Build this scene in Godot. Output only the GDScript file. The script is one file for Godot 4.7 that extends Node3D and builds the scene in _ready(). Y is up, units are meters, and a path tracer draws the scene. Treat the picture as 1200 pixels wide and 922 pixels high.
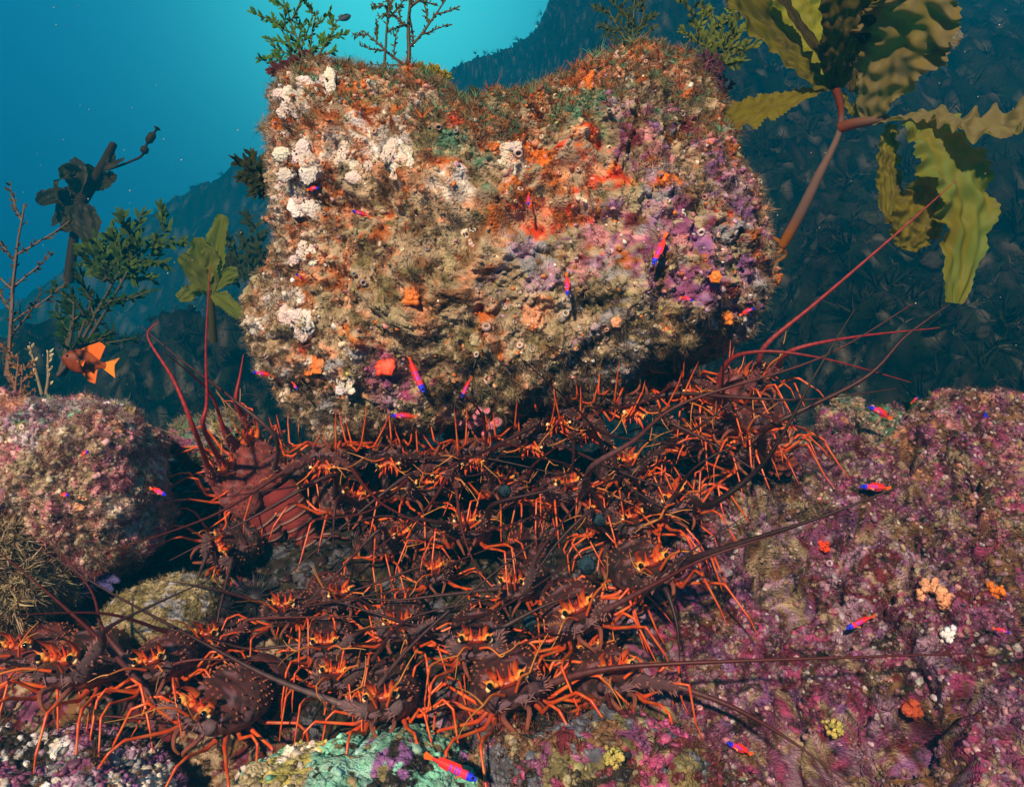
extends Node3D

const FOV := 55.0
var F := 461.0 / tan(deg_to_rad(FOV * 0.5))
var rng := RandomNumberGenerator.new()
var taken := {}
var nz := FastNoiseLite.new()      # smooth fbm
var nr := FastNoiseLite.new()      # single octave
var nca := FastNoiseLite.new()     # patch cells
var ncb := FastNoiseLite.new()     # speck cells
var nbig := FastNoiseLite.new()    # big cobble bumps
var nlump := FastNoiseLite.new()   # bumps of the patch cells
var nbump := FastNoiseLite.new()   # cellular bumps
var M := {}


# ------------------------------------------------------------------ mesh helper
class MB:
	var v := PackedVector3Array()
	var n := PackedVector3Array()
	var c := PackedColorArray()
	var ix := PackedInt32Array()

	func tube(pts: PackedVector3Array, rad: PackedFloat32Array, cols: PackedColorArray, sides := 6) -> void:
		var m := pts.size()
		if m < 2: return
		var base := v.size()
		var t := (pts[1] - pts[0]).normalized()
		var u := t.cross(Vector3.UP)
		if u.length() < 0.1: u = t.cross(Vector3.RIGHT)
		u = u.normalized()
		for k in m:
			var a := pts[maxi(k - 1, 0)]
			var b := pts[mini(k + 1, m - 1)]
			var t2 := (b - a).normalized()
			if t2.length() < 0.5: t2 = t
			t = t2
			u = (u - t * u.dot(t)).normalized()
			var w := t.cross(u)
			var slope := 0.0
			if b.distance_to(a) > 1e-6: slope = (rad[maxi(k - 1, 0)] - rad[mini(k + 1, m - 1)]) / b.distance_to(a)
			for j in sides:
				var an := TAU * j / sides
				var o := u * cos(an) + w * sin(an)
				v.append(pts[k] + o * rad[k])
				n.append((o + t * clampf(slope, -2, 2)).normalized())
				c.append(cols[k])
		for k in m - 1:
			for j in sides:
				var j2 := (j + 1) % sides
				var a0 := base + k * sides + j
				var a1 := base + k * sides + j2
				ix.append_array([a0, a0 + sides, a1, a1, a0 + sides, a1 + sides])
		for e in 2:      # closed ends
			var k2 := 0 if e == 0 else m - 1
			var dirn := (pts[0] - pts[1]).normalized() if e == 0 else (pts[m - 1] - pts[m - 2]).normalized()
			var ci := v.size()
			v.append(pts[k2] + dirn * rad[k2] * 0.4); n.append(dirn); c.append(cols[k2])
			for j in sides:
				var p := base + k2 * sides + j
				var q := base + k2 * sides + (j + 1) % sides
				if e == 0: ix.append_array([ci, p, q])
				else: ix.append_array([ci, q, p])

	func ball(at: Vector3, r: Vector3, col: Color, basis := Basis(), seg := 10, jitter := 0.0, noise: FastNoiseLite = null) -> void:
		var base := v.size()
		var rows := maxi(4, seg / 2 + 1)
		for i in rows + 1:
			var ph := PI * i / rows
			for j in seg:
				var th := TAU * j / seg
				var d := Vector3(sin(ph) * cos(th), cos(ph), sin(ph) * sin(th))
				var k := 1.0
				if noise != null: k += jitter * noise.get_noise_3dv(at * 300.0 + d * 40.0)
				v.append(at + basis * (d * r * k))
				n.append((basis * Vector3(d.x / r.x, d.y / r.y, d.z / r.z)).normalized())
				c.append(col)
		for i in rows:
			for j in seg:
				var a := base + i * seg + j
				var b := base + i * seg + (j + 1) % seg
				ix.append_array([a, a + seg, b, b, a + seg, b + seg])

	func cone(a: Vector3, b: Vector3, r: float, ca: Color, cb: Color, sides := 5) -> void:
		tube(PackedVector3Array([a, a.lerp(b, 0.55), b]), PackedFloat32Array([r, r * 0.5, r * 0.06]), PackedColorArray([ca, ca.lerp(cb, 0.6), cb]), sides)

	# a sheet given as rows of points; normals from neighbours
	func sheet(g: Array, gc: Array) -> void:
		var h := g.size()
		var w: int = g[0].size()
		var base := v.size()
		for i in h:
			for j in w:
				var dx: Vector3 = g[i][mini(j + 1, w - 1)] - g[i][maxi(j - 1, 0)]
				var dy: Vector3 = g[mini(i + 1, h - 1)][j] - g[maxi(i - 1, 0)][j]
				v.append(g[i][j]); n.append(dy.cross(dx).normalized()); c.append(gc[i][j])
		for i in h - 1:
			for j in w - 1:
				var a := base + i * w + j
				ix.append_array([a, a + 1, a + w, a + 1, a + w + 1, a + w])
		# dy x dx is the face normal; front faces run clockwise seen from it

	func mesh() -> ArrayMesh:
		var arr := []
		arr.resize(Mesh.ARRAY_MAX)
		arr[Mesh.ARRAY_VERTEX] = v
		arr[Mesh.ARRAY_NORMAL] = n
		arr[Mesh.ARRAY_COLOR] = c
		arr[Mesh.ARRAY_INDEX] = ix
		var m := ArrayMesh.new()
		if v.size(): m.add_surface_from_arrays(Mesh.PRIMITIVE_TRIANGLES, arr)
		return m


# ------------------------------------------------------------------ scene helpers
func P(px: float, py: float, d: float) -> Vector3:      # a sight line of the photograph followed for d metres
	return Vector3((px - 600.0) / F * d, (461.0 - py) / F * d, -d)

func numbered(called: String) -> String:
	if not taken.has(called):
		taken[called] = 0
		return called
	taken[called] += 1
	return "%s_%03d" % [called, taken[called]]

func tag(o: Node, label: String, category: String, group := "", kind := "") -> void:
	if label: o.set_meta("label", label)
	if category: o.set_meta("category", category)
	if group: o.set_meta("group", group)
	if kind: o.set_meta("kind", kind)

func thing(called: String, label: String, category: String, group := "", at := Vector3.ZERO) -> Node3D:
	var o := Node3D.new()
	o.name = numbered(called)
	add_child(o)
	o.position = at
	tag(o, label, category, group)
	return o

func put(called: String, mesh: Mesh, mat: Material, parent: Node3D, kind := "") -> MeshInstance3D:
	var o := MeshInstance3D.new()
	o.name = called if parent != self else numbered(called)
	o.mesh = mesh
	o.material_override = mat
	parent.add_child(o, true)
	if kind: o.set_meta("kind", kind)
	return o

func mat(rough: float, spec := 0.5, col := Color.WHITE, vc := true) -> StandardMaterial3D:
	var m := StandardMaterial3D.new()
	m.albedo_color = col
	m.roughness = rough
	m.metallic_specular = spec
	m.vertex_color_use_as_albedo = vc
	return m

func noise(seed_: int, freq: float, oct := 4, cell := -1) -> FastNoiseLite:
	var f := FastNoiseLite.new()
	f.seed = seed_
	f.frequency = freq
	if cell >= 0:
		f.noise_type = FastNoiseLite.TYPE_CELLULAR
		f.cellular_return_type = cell
		f.fractal_type = FastNoiseLite.FRACTAL_NONE
	else:
		f.noise_type = FastNoiseLite.TYPE_SIMPLEX_SMOOTH
		f.fractal_octaves = oct
		f.fractal_type = FastNoiseLite.FRACTAL_FBM if oct > 1 else FastNoiseLite.FRACTAL_NONE
	return f

func rnd(a: float, b: float) -> float:
	return rng.randf_range(a, b)

func rdir() -> Vector3:
	return Vector3(rnd(-1, 1), rnd(-1, 1), rnd(-1, 1)).normalized()

func curve(pts: Array, m: int) -> PackedVector3Array:     # Catmull-Rom through points
	var out := PackedVector3Array()
	var k := pts.size()
	for i in m + 1:
		var t := float(i) / m * (k - 1)
		var s := mini(int(t), k - 2)
		var f := t - s
		var p0: Vector3 = pts[maxi(s - 1, 0)]
		var p1: Vector3 = pts[s]
		var p2: Vector3 = pts[s + 1]
		var p3: Vector3 = pts[mini(s + 2, k - 1)]
		out.append(p1.cubic_interpolate(p2, p0, p3, f))
	return out

func jit(c: Color, a := 0.25) -> Color:
	var k := 1.0 + rnd(-a, a)
	return Color(c.r * k * rnd(0.92, 1.08), c.g * k * rnd(0.92, 1.08), c.b * k * rnd(0.92, 1.08))


# ------------------------------------------------------------------ colours of living crusts (linear base colours)
const TAN := Color(0.47, 0.35, 0.22)
const KHAKI := Color(0.42, 0.34, 0.19)
const OLIVE := Color(0.21, 0.17, 0.07)
const BROWN := Color(0.23, 0.115, 0.05)
const RUST := Color(0.42, 0.11, 0.02)
const ORANGE := Color(0.78, 0.20, 0.02)
const REDOR := Color(0.80, 0.07, 0.015)
const PEACH := Color(0.72, 0.34, 0.18)
const CREAM := Color(0.80, 0.68, 0.54)
const WHITE := Color(0.82, 0.78, 0.74)
const GREY := Color(0.36, 0.35, 0.36)
const SLATE := Color(0.14, 0.14, 0.17)
const PURPLE := Color(0.29, 0.085, 0.19)
const VIOLET := Color(0.26, 0.11, 0.28)
const LILAC := Color(0.46, 0.28, 0.38)
const MAGENTA := Color(0.42, 0.07, 0.18)
const PINK := Color(0.62, 0.26, 0.28)
const MAROON := Color(0.16, 0.025, 0.03)
const DARK := Color(0.035, 0.028, 0.02)
const YELLOW := Color(0.50, 0.42, 0.11)
const MINT := Color(0.25, 0.62, 0.42)
const TEALG := Color(0.10, 0.22, 0.13)

func zone_pick(zones: Array, base: Array, u: float, v: float, p: Vector3, warp: float) -> Color:
	var w1 := nz.get_noise_3d(p.x * 9, p.y * 9, p.z * 9)
	var w2 := nz.get_noise_3d(p.y * 9 + 40, p.z * 9, p.x * 9)
	var uu := u + w1 * warp
	var vv := v + w2 * warp
	var best := 0.0
	var pal: Array = base
	for z in zones:
		var w: float = 1.0 - Vector2(uu - z[0], vv - z[1]).length() / z[2]
		if w > best:
			best = w
			pal = z[3]
	var q := p + Vector3(w1, w2, w1 - w2) * 0.02
	var cb := ncb.get_noise_3dv(q) * 0.5 + 0.5
	var ca := nca.get_noise_3dv(q) * 0.5 + 0.5
	var pickv := cb if fmod(cb * 37.0, 1.0) > 0.72 else ca
	var c: Color = pal[mini(int(fmod(pickv * 7.13, 1.0) * pal.size()), pal.size() - 1)]
	var k := 0.85 + 0.45 * nr.get_noise_3dv(p * 60.0) + 0.3 * w2
	return Color(c.r * k, c.g * k, c.b * k)


# ------------------------------------------------------------------ rocks
# kind of a rock: direction -> point; returns positions, normals, colours of all its vertices for planting things on it
func rock_shape(where: Callable, colour: Callable, res: int, skip_back := false) -> Array:
	var b := MB.new()
	var faces := [[Vector3(0, 0, 1), Vector3(1, 0, 0), Vector3(0, 1, 0)], [Vector3(1, 0, 0), Vector3(0, 0, -1), Vector3(0, 1, 0)], [Vector3(-1, 0, 0), Vector3(0, 0, 1), Vector3(0, 1, 0)],
		[Vector3(0, 1, 0), Vector3(1, 0, 0), Vector3(0, 0, -1)], [Vector3(0, -1, 0), Vector3(1, 0, 0), Vector3(0, 0, 1)], [Vector3(0, 0, -1), Vector3(-1, 0, 0), Vector3(0, 1, 0)]]
	for fi in 6:
		var f: Array = faces[fi]
		var r := res if fi < 5 else maxi(res / 5, 8)
		var w := r + 3
		var pos := PackedVector3Array()
		pos.resize(w * w)
		for i in w:
			for j in w:
				var a := tan((float(j - 1) / r * 2.0 - 1.0) * PI / 4)
				var c := tan((float(i - 1) / r * 2.0 - 1.0) * PI / 4)
				var d: Vector3 = (f[0] + f[1] * a + f[2] * c).normalized()
				pos[i * w + j] = where.call(d)
		var base := b.v.size()
		for i in range(1, w - 1):
			for j in range(1, w - 1):
				var k := i * w + j
				var p := pos[k]
				var nn := (pos[k + 1] - pos[k - 1]).cross(pos[k + w] - pos[k - w]).normalized()
				b.v.append(p)
				b.n.append(nn)
				b.c.append(colour.call(p))
		var m := r + 1
		for i in r:
			for j in r:
				var a := base + i * m + j
				b.ix.append_array([a, a + m, a + 1, a + 1, a + m, a + m + 1])
	return [b.mesh(), b.v, b.n, b.c]

func relief(p: Vector3, big: float, mid: float, fine: float) -> float:
	return big * nz.get_noise_3dv(p * 3.2) + mid * nz.get_noise_3dv(p * 13.0 + Vector3(7, 3, 1)) + fine * nbump.get_noise_3dv(p) + fine * 0.6 * nr.get_noise_3dv(p * 95.0)

# scattered small growth on a rock: stuff, one MultiMesh of each kind
func scatter(called: String, parent: Node3D, surf: Array, mesh: Mesh, m: Material, count: int, s0: float, s1: float, tint: Callable, keep: Callable, lie := 0.0) -> void:
	var pos: PackedVector3Array = surf[1]
	var nor: PackedVector3Array = surf[2]
	var col: PackedColorArray = surf[3]
	var ts: Array[Transform3D] = []
	var cs := PackedColorArray()
	var tries := 0
	while ts.size() < count and tries < count * 12:
		tries += 1
		var k := rng.randi() % pos.size()
		var p := pos[k]
		var nn := nor[k]
		if not keep.call(p, nn): continue
		var y := (nn + rdir() * (0.35 + lie)).normalized()
		var x := y.cross(rdir()).normalized()
		var s := rnd(s0, s1) * (1.0 if rng.randf() < 0.85 else 1.5)
		var bs := Basis(x, y, x.cross(y)).scaled_local(Vector3(s * rnd(0.75, 1.25), s * rnd(0.75, 1.25), s * rnd(0.75, 1.25)))
		ts.append(Transform3D(bs, p + rdir() * s * 0.3))
		cs.append(tint.call(p, col[k]))
	var mm := MultiMesh.new()
	mm.transform_format = MultiMesh.TRANSFORM_3D
	mm.use_colors = true
	mm.mesh = mesh
	mm.instance_count = ts.size()
	for i in ts.size():
		mm.set_instance_transform(i, ts[i])
		mm.set_instance_color(i, cs[i])
	var o := MultiMeshInstance3D.new()
	o.name = called
	o.multimesh = mm
	o.material_override = m
	parent.add_child(o, true)
	o.set_meta("kind", "stuff")

func tuft_mesh(blades: int, width: float, spread: float) -> ArrayMesh:
	var b := MB.new()
	for i in blades:
		var d := Vector3(rnd(-1, 1) * spread, 1, rnd(-1, 1) * spread).normalized()
		var side := d.cross(rdir()).normalized() * width
		var bend := Vector3(rnd(-1, 1), -0.2, rnd(-1, 1)) * 0.4
		var l := rnd(0.6, 1.1)
		var base := b.v.size()
		for k in 4:
			var t := k / 3.0
			var p := d * l * t + bend * t * t * l
			var w := side * (1.0 - t * 0.8)
			var nn := (d * 0.5 + Vector3.UP * 0.5 + side.cross(d).normalized() * 0.6).normalized()
			var g := 0.75 + 0.35 * t
			b.v.append(p - w); b.n.append(nn); b.c.append(Color(g, g, g))
			b.v.append(p + w); b.n.append(nn); b.c.append(Color(g, g, g))
		for k in 3:
			var a := base + k * 2
			b.ix.append_array([a, a + 2, a + 1, a + 1, a + 2, a + 3])
	return b.mesh()

func knob_mesh() -> ArrayMesh:
	var b := MB.new()
	for i in 3:
		b.ball(Vector3(rnd(-0.6, 0.6), rnd(0, 0.25), rnd(-0.6, 0.6)) if i else Vector3.ZERO, Vector3(1, 0.8, 1) * (0.7 if i else 1.0), Color(1, 1, 1).darkened(0.15 * i), Basis(), 8, 0.35, nr)
	return b.mesh()

func ring_mesh() -> ArrayMesh:       # a barnacle or worm tube: an open cup
	var b := MB.new()
	var prof := [[0.75, 0.0], [0.95, 0.35], [0.8, 0.8], [0.62, 0.95], [0.5, 0.8], [0.35, 0.35], [0.05, 0.25]]
	var seg := 9
	for i in prof.size():
		var q: Array = prof[i]
		var q0: Array = prof[maxi(i - 1, 0)]
		var q1: Array = prof[mini(i + 1, prof.size() - 1)]
		var tn := Vector2(q1[0] - q0[0], q1[1] - q0[1]).normalized()
		for j in seg:
			var a := TAU * j / seg
			b.v.append(Vector3(cos(a) * q[0], q[1], sin(a) * q[0]))
			b.n.append(Vector3(cos(a) * tn.y, -tn.x, sin(a) * tn.y).normalized())
			b.c.append(Color(0.25, 0.2, 0.18) if i > 4 else Color.WHITE)
	for i in prof.size() - 1:
		for j in seg:
			var a := i * seg + j
			var c := i * seg + (j + 1) % seg
			b.ix.append_array([a, c, a + seg, c, c + seg, a + seg])
	return b.mesh()


# ------------------------------------------------------------------ set up
func _ready() -> void:
	rng.seed = 20240611
	camera_and_light()
	set_noises()
	materials()
	far_terrain()
	reef_floor()
	boulder()
	side_rocks()
	kelps()
	weeds()
	lobsters()
	fishes()
	small_life()

func camera_and_light() -> void:
	var cam := Camera3D.new()
	cam.name = "camera"
	cam.fov = FOV
	cam.near = 0.02
	cam.far = 60.0
	add_child(cam)
	cam.current = true
	var env := Environment.new()
	env.background_mode = Environment.BG_SKY
	env.tonemap_mode = Environment.TONE_MAPPER_LINEAR
	env.tonemap_exposure = 1.28
	env.sdfgi_enabled = true
	env.ssao_enabled = true
	env.ssil_enabled = true
	env.fog_enabled = true
	env.fog_light_color = Color(0.0, 0.62, 0.80)
	env.fog_density = 0.042
	var w := 256
	var h := 128
	var im := Image.create(w, h, false, Image.FORMAT_RGBF)
	var glow := P(455, -60, 1.0).normalized()
	for y in h:
		for x in w:
			var an := (x + 0.5) / w * TAU
			var el := (0.5 - (y + 0.5) / h) * PI
			var d := Vector3(sin(an) * cos(el), sin(el), -cos(an) * cos(el))
			var s := clampf(el / (PI / 2), 0, 1)
			var c := Color(0.002, 0.030, 0.12).lerp(Color(0.006, 0.105, 0.29), smoothstep(0.05, 0.36, s)).lerp(Color(0.03, 0.30, 0.36), smoothstep(0.36, 1.0, s))
			var g := acos(clampf(d.dot(glow), -1, 1))
			c += Color(0.14, 1.15, 0.95) * (exp(-pow(g / 0.19, 2)) * 0.72) + Color(0.014, 0.28, 0.27) * exp(-pow(g / 0.36, 2))
			im.set_pixel(x, y, c)
	var sm := PanoramaSkyMaterial.new()
	sm.panorama = ImageTexture.create_from_image(im)
	var sky := Sky.new()
	sky.sky_material = sm
	env.sky = sky
	var we := WorldEnvironment.new()
	we.name = "water_light"
	we.environment = env
	add_child(we)
	var sun := DirectionalLight3D.new()
	sun.name = "key_light"
	sun.light_color = Color(1.0, 0.89, 0.76)
	sun.light_energy = 1.6
	sun.light_angular_distance = 2.0
	sun.shadow_enabled = true
	add_child(sun)
	sun.look_at_from_position(Vector3(-0.24, 0.47, 0.88), Vector3.ZERO)

func set_noises() -> void:
	nz = noise(11, 1.0, 4)
	nr = noise(12, 1.0, 1)
	nca = noise(13, 34.0, 1, FastNoiseLite.RETURN_CELL_VALUE)
	nlump = noise(13, 34.0, 1, FastNoiseLite.RETURN_DISTANCE)
	nbig = noise(17, 13.0, 1, FastNoiseLite.RETURN_DISTANCE)
	ncb = noise(14, 120.0, 1, FastNoiseLite.RETURN_CELL_VALUE)
	nbump = noise(15, 70.0, 1, FastNoiseLite.RETURN_DISTANCE)

func materials() -> void:
	M.rock = mat(0.85, 0.3)
	M.fuzz = mat(0.9, 0.06)
	M.fuzz.backlight_enabled = true
	M.fuzz.backlight = Color(0.5, 0.5, 0.5)
	M.knob = mat(0.55, 0.5)
	M.tuft = tuft_mesh(11, 0.045, 0.75)
	M.moss = tuft_mesh(20, 0.028, 1.3)
	M.knobm = knob_mesh()
	M.ringm = ring_mesh()
	M.shell = mat(0.42, 0.5)
	var bump := NoiseTexture2D.new()
	bump.width = 256; bump.height = 256; bump.seamless = true
	bump.noise = noise(5, 0.035, 3)
	M.shell.heightmap_enabled = true
	M.shell.heightmap_texture = bump
	M.shell.heightmap_scale = 0.12
	M.shell.uv1_triplanar = true
	M.shell.uv1_scale = Vector3(18, 18, 18)
	M.leg = mat(0.38, 0.5)
	M.eye = mat(0.08, 0.6, Color(0.01, 0.01, 0.012), false)
	M.whip = mat(0.5, 0.4)
	M.kelp = mat(0.5, 0.25)
	M.kelp.backlight_enabled = true
	M.kelp.backlight = Color(1.1, 1.1, 0.7)
	M.fish = mat(0.5, 0.3)
	M.far = mat(0.95, 0.1)
	M.far.heightmap_enabled = true
	M.far.heightmap_texture = bump
	M.far.heightmap_scale = 4.0
	M.far.uv1_triplanar = true
	M.far.uv1_world_triplanar = true
	M.far.uv1_scale = Vector3(1.7, 1.7, 1.7)
	var rb := NoiseTexture2D.new()
	rb.width = 512; rb.height = 512; rb.seamless = true
	rb.noise = noise(6, 0.06, 4)
	M.rock.heightmap_enabled = true
	M.rock.heightmap_texture = rb
	M.rock.heightmap_scale = 0.35
	M.rock.uv1_triplanar = true
	M.rock.uv1_world_triplanar = true
	M.rock.uv1_scale = Vector3(7, 7, 7)


# ------------------------------------------------------------------ setting
func far_height(x: float, d: float) -> float:
	var ridge := 6.9 + 0.9 * x if x > 0.0 else 6.9 + 0.25 * maxf(x, -2.7) + 0.68 * minf(x + 2.7, 0.0)
	ridge = maxf(ridge, 0.6)
	var near := smoothstep(0.1, 1.7, x)
	var slope := lerpf(1.0, 0.80, near)
	var start := lerpf(14.0 - (ridge + 0.5) / slope, 1.75, near)
	var up := maxf(d - start, 0.0) * slope
	up = up / pow(1.0 + pow(up / (ridge * 1.12 + 0.6), 4.0), 0.25)
	up -= maxf(d - 16.0, 0) * 0.6
	var p := Vector3(x, 0, d)
	up += 1.0 * exp(-pow((d - 3.5 + 0.3 * x) / 0.9, 2)) * smoothstep(-0.4, -1.1, x) * (0.85 + 0.5 * nz.get_noise_3dv(p * 0.8))
	return -0.40 - 0.1 * smoothstep(1.5, 2.2, d) + up + 0.6 * nz.get_noise_3dv(p * 0.35) * smoothstep(3.0, 8.0, d) + 0.3 * nz.get_noise_3dv(p * 0.9) * smoothstep(1.8, 4.0, d) + 0.20 * nz.get_noise_3dv(p * 1.9) * smoothstep(1.5, 2.5, d) + 0.10 * nz.get_noise_3dv(p * 6.0) - 0.05 * nbump.get_noise_3dv(p * 0.09)

func far_terrain() -> void:
	var b := MB.new()
	var cols := 420
	var rows := 250
	var g := []
	for i in rows + 1:
		var d := 1.45 * pow(19.0 / 1.45, float(i) / rows)
		for j in cols + 1:
			var t := float(j) / cols * 2 - 1
			var x := t * lerpf(3.4, 14.0, t * t)
			var y := far_height(x, d)
			b.v.append(Vector3(x, y, -d))
	var w := cols + 1
	for i in rows + 1:
		for j in w:
			var k := i * w + j
			var p := b.v[k]
			var dx := b.v[k + (1 if j < cols else 0)] - b.v[k - (1 if j > 0 else 0)]
			var dz := b.v[k + (w if i < rows else 0)] - b.v[k - (w if i > 0 else 0)]
			b.n.append(dx.cross(dz).normalized())
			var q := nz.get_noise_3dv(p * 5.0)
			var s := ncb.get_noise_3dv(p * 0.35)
			var c := Color(0.003, 0.006, 0.004).lerp(Color(0.014, 0.016, 0.009), clampf(q * 1.5 + 0.4, 0, 1))  # weed tones taken darker still: light falling off with distance, put into the colour
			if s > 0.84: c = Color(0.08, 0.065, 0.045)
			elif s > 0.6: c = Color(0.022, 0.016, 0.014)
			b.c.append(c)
	for i in rows:
		for j in cols:
			var a := i * w + j
			b.ix.append_array([a, a + w, a + 1, a + 1, a + w, a + w + 1])
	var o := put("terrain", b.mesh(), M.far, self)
	tag(o, "weedy reef slope climbing away into blue water, lack of light put into its colour", "", "", "structure")
	# low weed on the slopes
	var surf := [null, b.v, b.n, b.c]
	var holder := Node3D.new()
	holder.name = "slope_weed"  # its growth is coloured dark for the missing light, like the slope
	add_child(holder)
	tag(holder, "low weed covering the distant reef slope, coloured dark as out of the light", "weed", "", "stuff")
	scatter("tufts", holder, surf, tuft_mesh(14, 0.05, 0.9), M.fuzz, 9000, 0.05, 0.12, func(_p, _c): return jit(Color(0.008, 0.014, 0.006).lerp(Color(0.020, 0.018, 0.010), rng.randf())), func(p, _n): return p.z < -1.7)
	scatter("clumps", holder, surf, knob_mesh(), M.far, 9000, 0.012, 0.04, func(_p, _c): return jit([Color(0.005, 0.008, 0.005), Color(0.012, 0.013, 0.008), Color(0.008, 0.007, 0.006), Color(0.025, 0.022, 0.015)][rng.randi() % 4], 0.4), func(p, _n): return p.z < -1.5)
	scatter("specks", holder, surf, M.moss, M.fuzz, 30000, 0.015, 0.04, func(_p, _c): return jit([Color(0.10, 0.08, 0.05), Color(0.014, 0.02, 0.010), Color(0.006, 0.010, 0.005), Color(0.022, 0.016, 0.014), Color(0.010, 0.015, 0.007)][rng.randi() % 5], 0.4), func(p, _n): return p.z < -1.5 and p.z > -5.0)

var floor_v := PackedVector3Array()

func ground(x: float, d: float) -> float:
	var y := -0.443 + 0.757 * (d - 0.85)
	var cap := -0.105 + 0.13 * smoothstep(0.35, 0.95, x)
	y += 0.07 * smoothstep(0.22, 0.6, x) + 0.05 * smoothstep(0.5, 0.9, x)
	y = cap - (sqrt((cap - y) * (cap - y) + 0.0016) + (cap - y)) * 0.5
	y -= 0.9 * maxf(d - lerpf(1.42, 1.38, smoothstep(0.2, 0.6, x)), 0)
	var p := Vector3(x, y * 0.6, d)
	return y + lerpf(0.022, 0.060, smoothstep(0.15, 0.4, x)) * nz.get_noise_3dv(p * 4.0)

func floor_point(x: float, d: float) -> Vector3:      # lumps stand out along the slope's own normal
	var y := ground(x, d)
	var e := 0.012
	var nn := Vector3(ground(x - e, d) - ground(x + e, d), 2 * e, -(ground(x, d - e) - ground(x, d + e))).normalized()
	var p := Vector3(x, y, -d)
	var k := smoothstep(0.15, 0.35, x)
	var wq := p + Vector3(nz.get_noise_3dv(p * 9.0), nz.get_noise_3dv(p * 9.0 + Vector3(4, 4, 4)), nz.get_noise_3dv(p * 9.0 + Vector3(9, 1, 4))) * 0.02
	var h := lerpf(0.012, 0.045, k) * nz.get_noise_3dv(p * 8.0)
	h -= lerpf(0.012, 0.034, k) * (nbig.get_noise_3dv(wq) + 0.5)
	h -= lerpf(0.005, 0.010, k) * (nlump.get_noise_3dv(wq) + 0.5)
	h -= 0.05 * k * exp(-pow(nz.get_noise_3dv(p * 4.2 + Vector3(20, 0, 7)) / 0.06, 2))
	h -= 0.075 * k * smoothstep(0.12, 0.44, nz.get_noise_3dv(p * 5.0 + Vector3(3, 30, 3)))
	h += 0.002 * nr.get_noise_3dv(p * 60.0) - 0.003 * nbump.get_noise_3dv(wq)
	return p + nn * h

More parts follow.
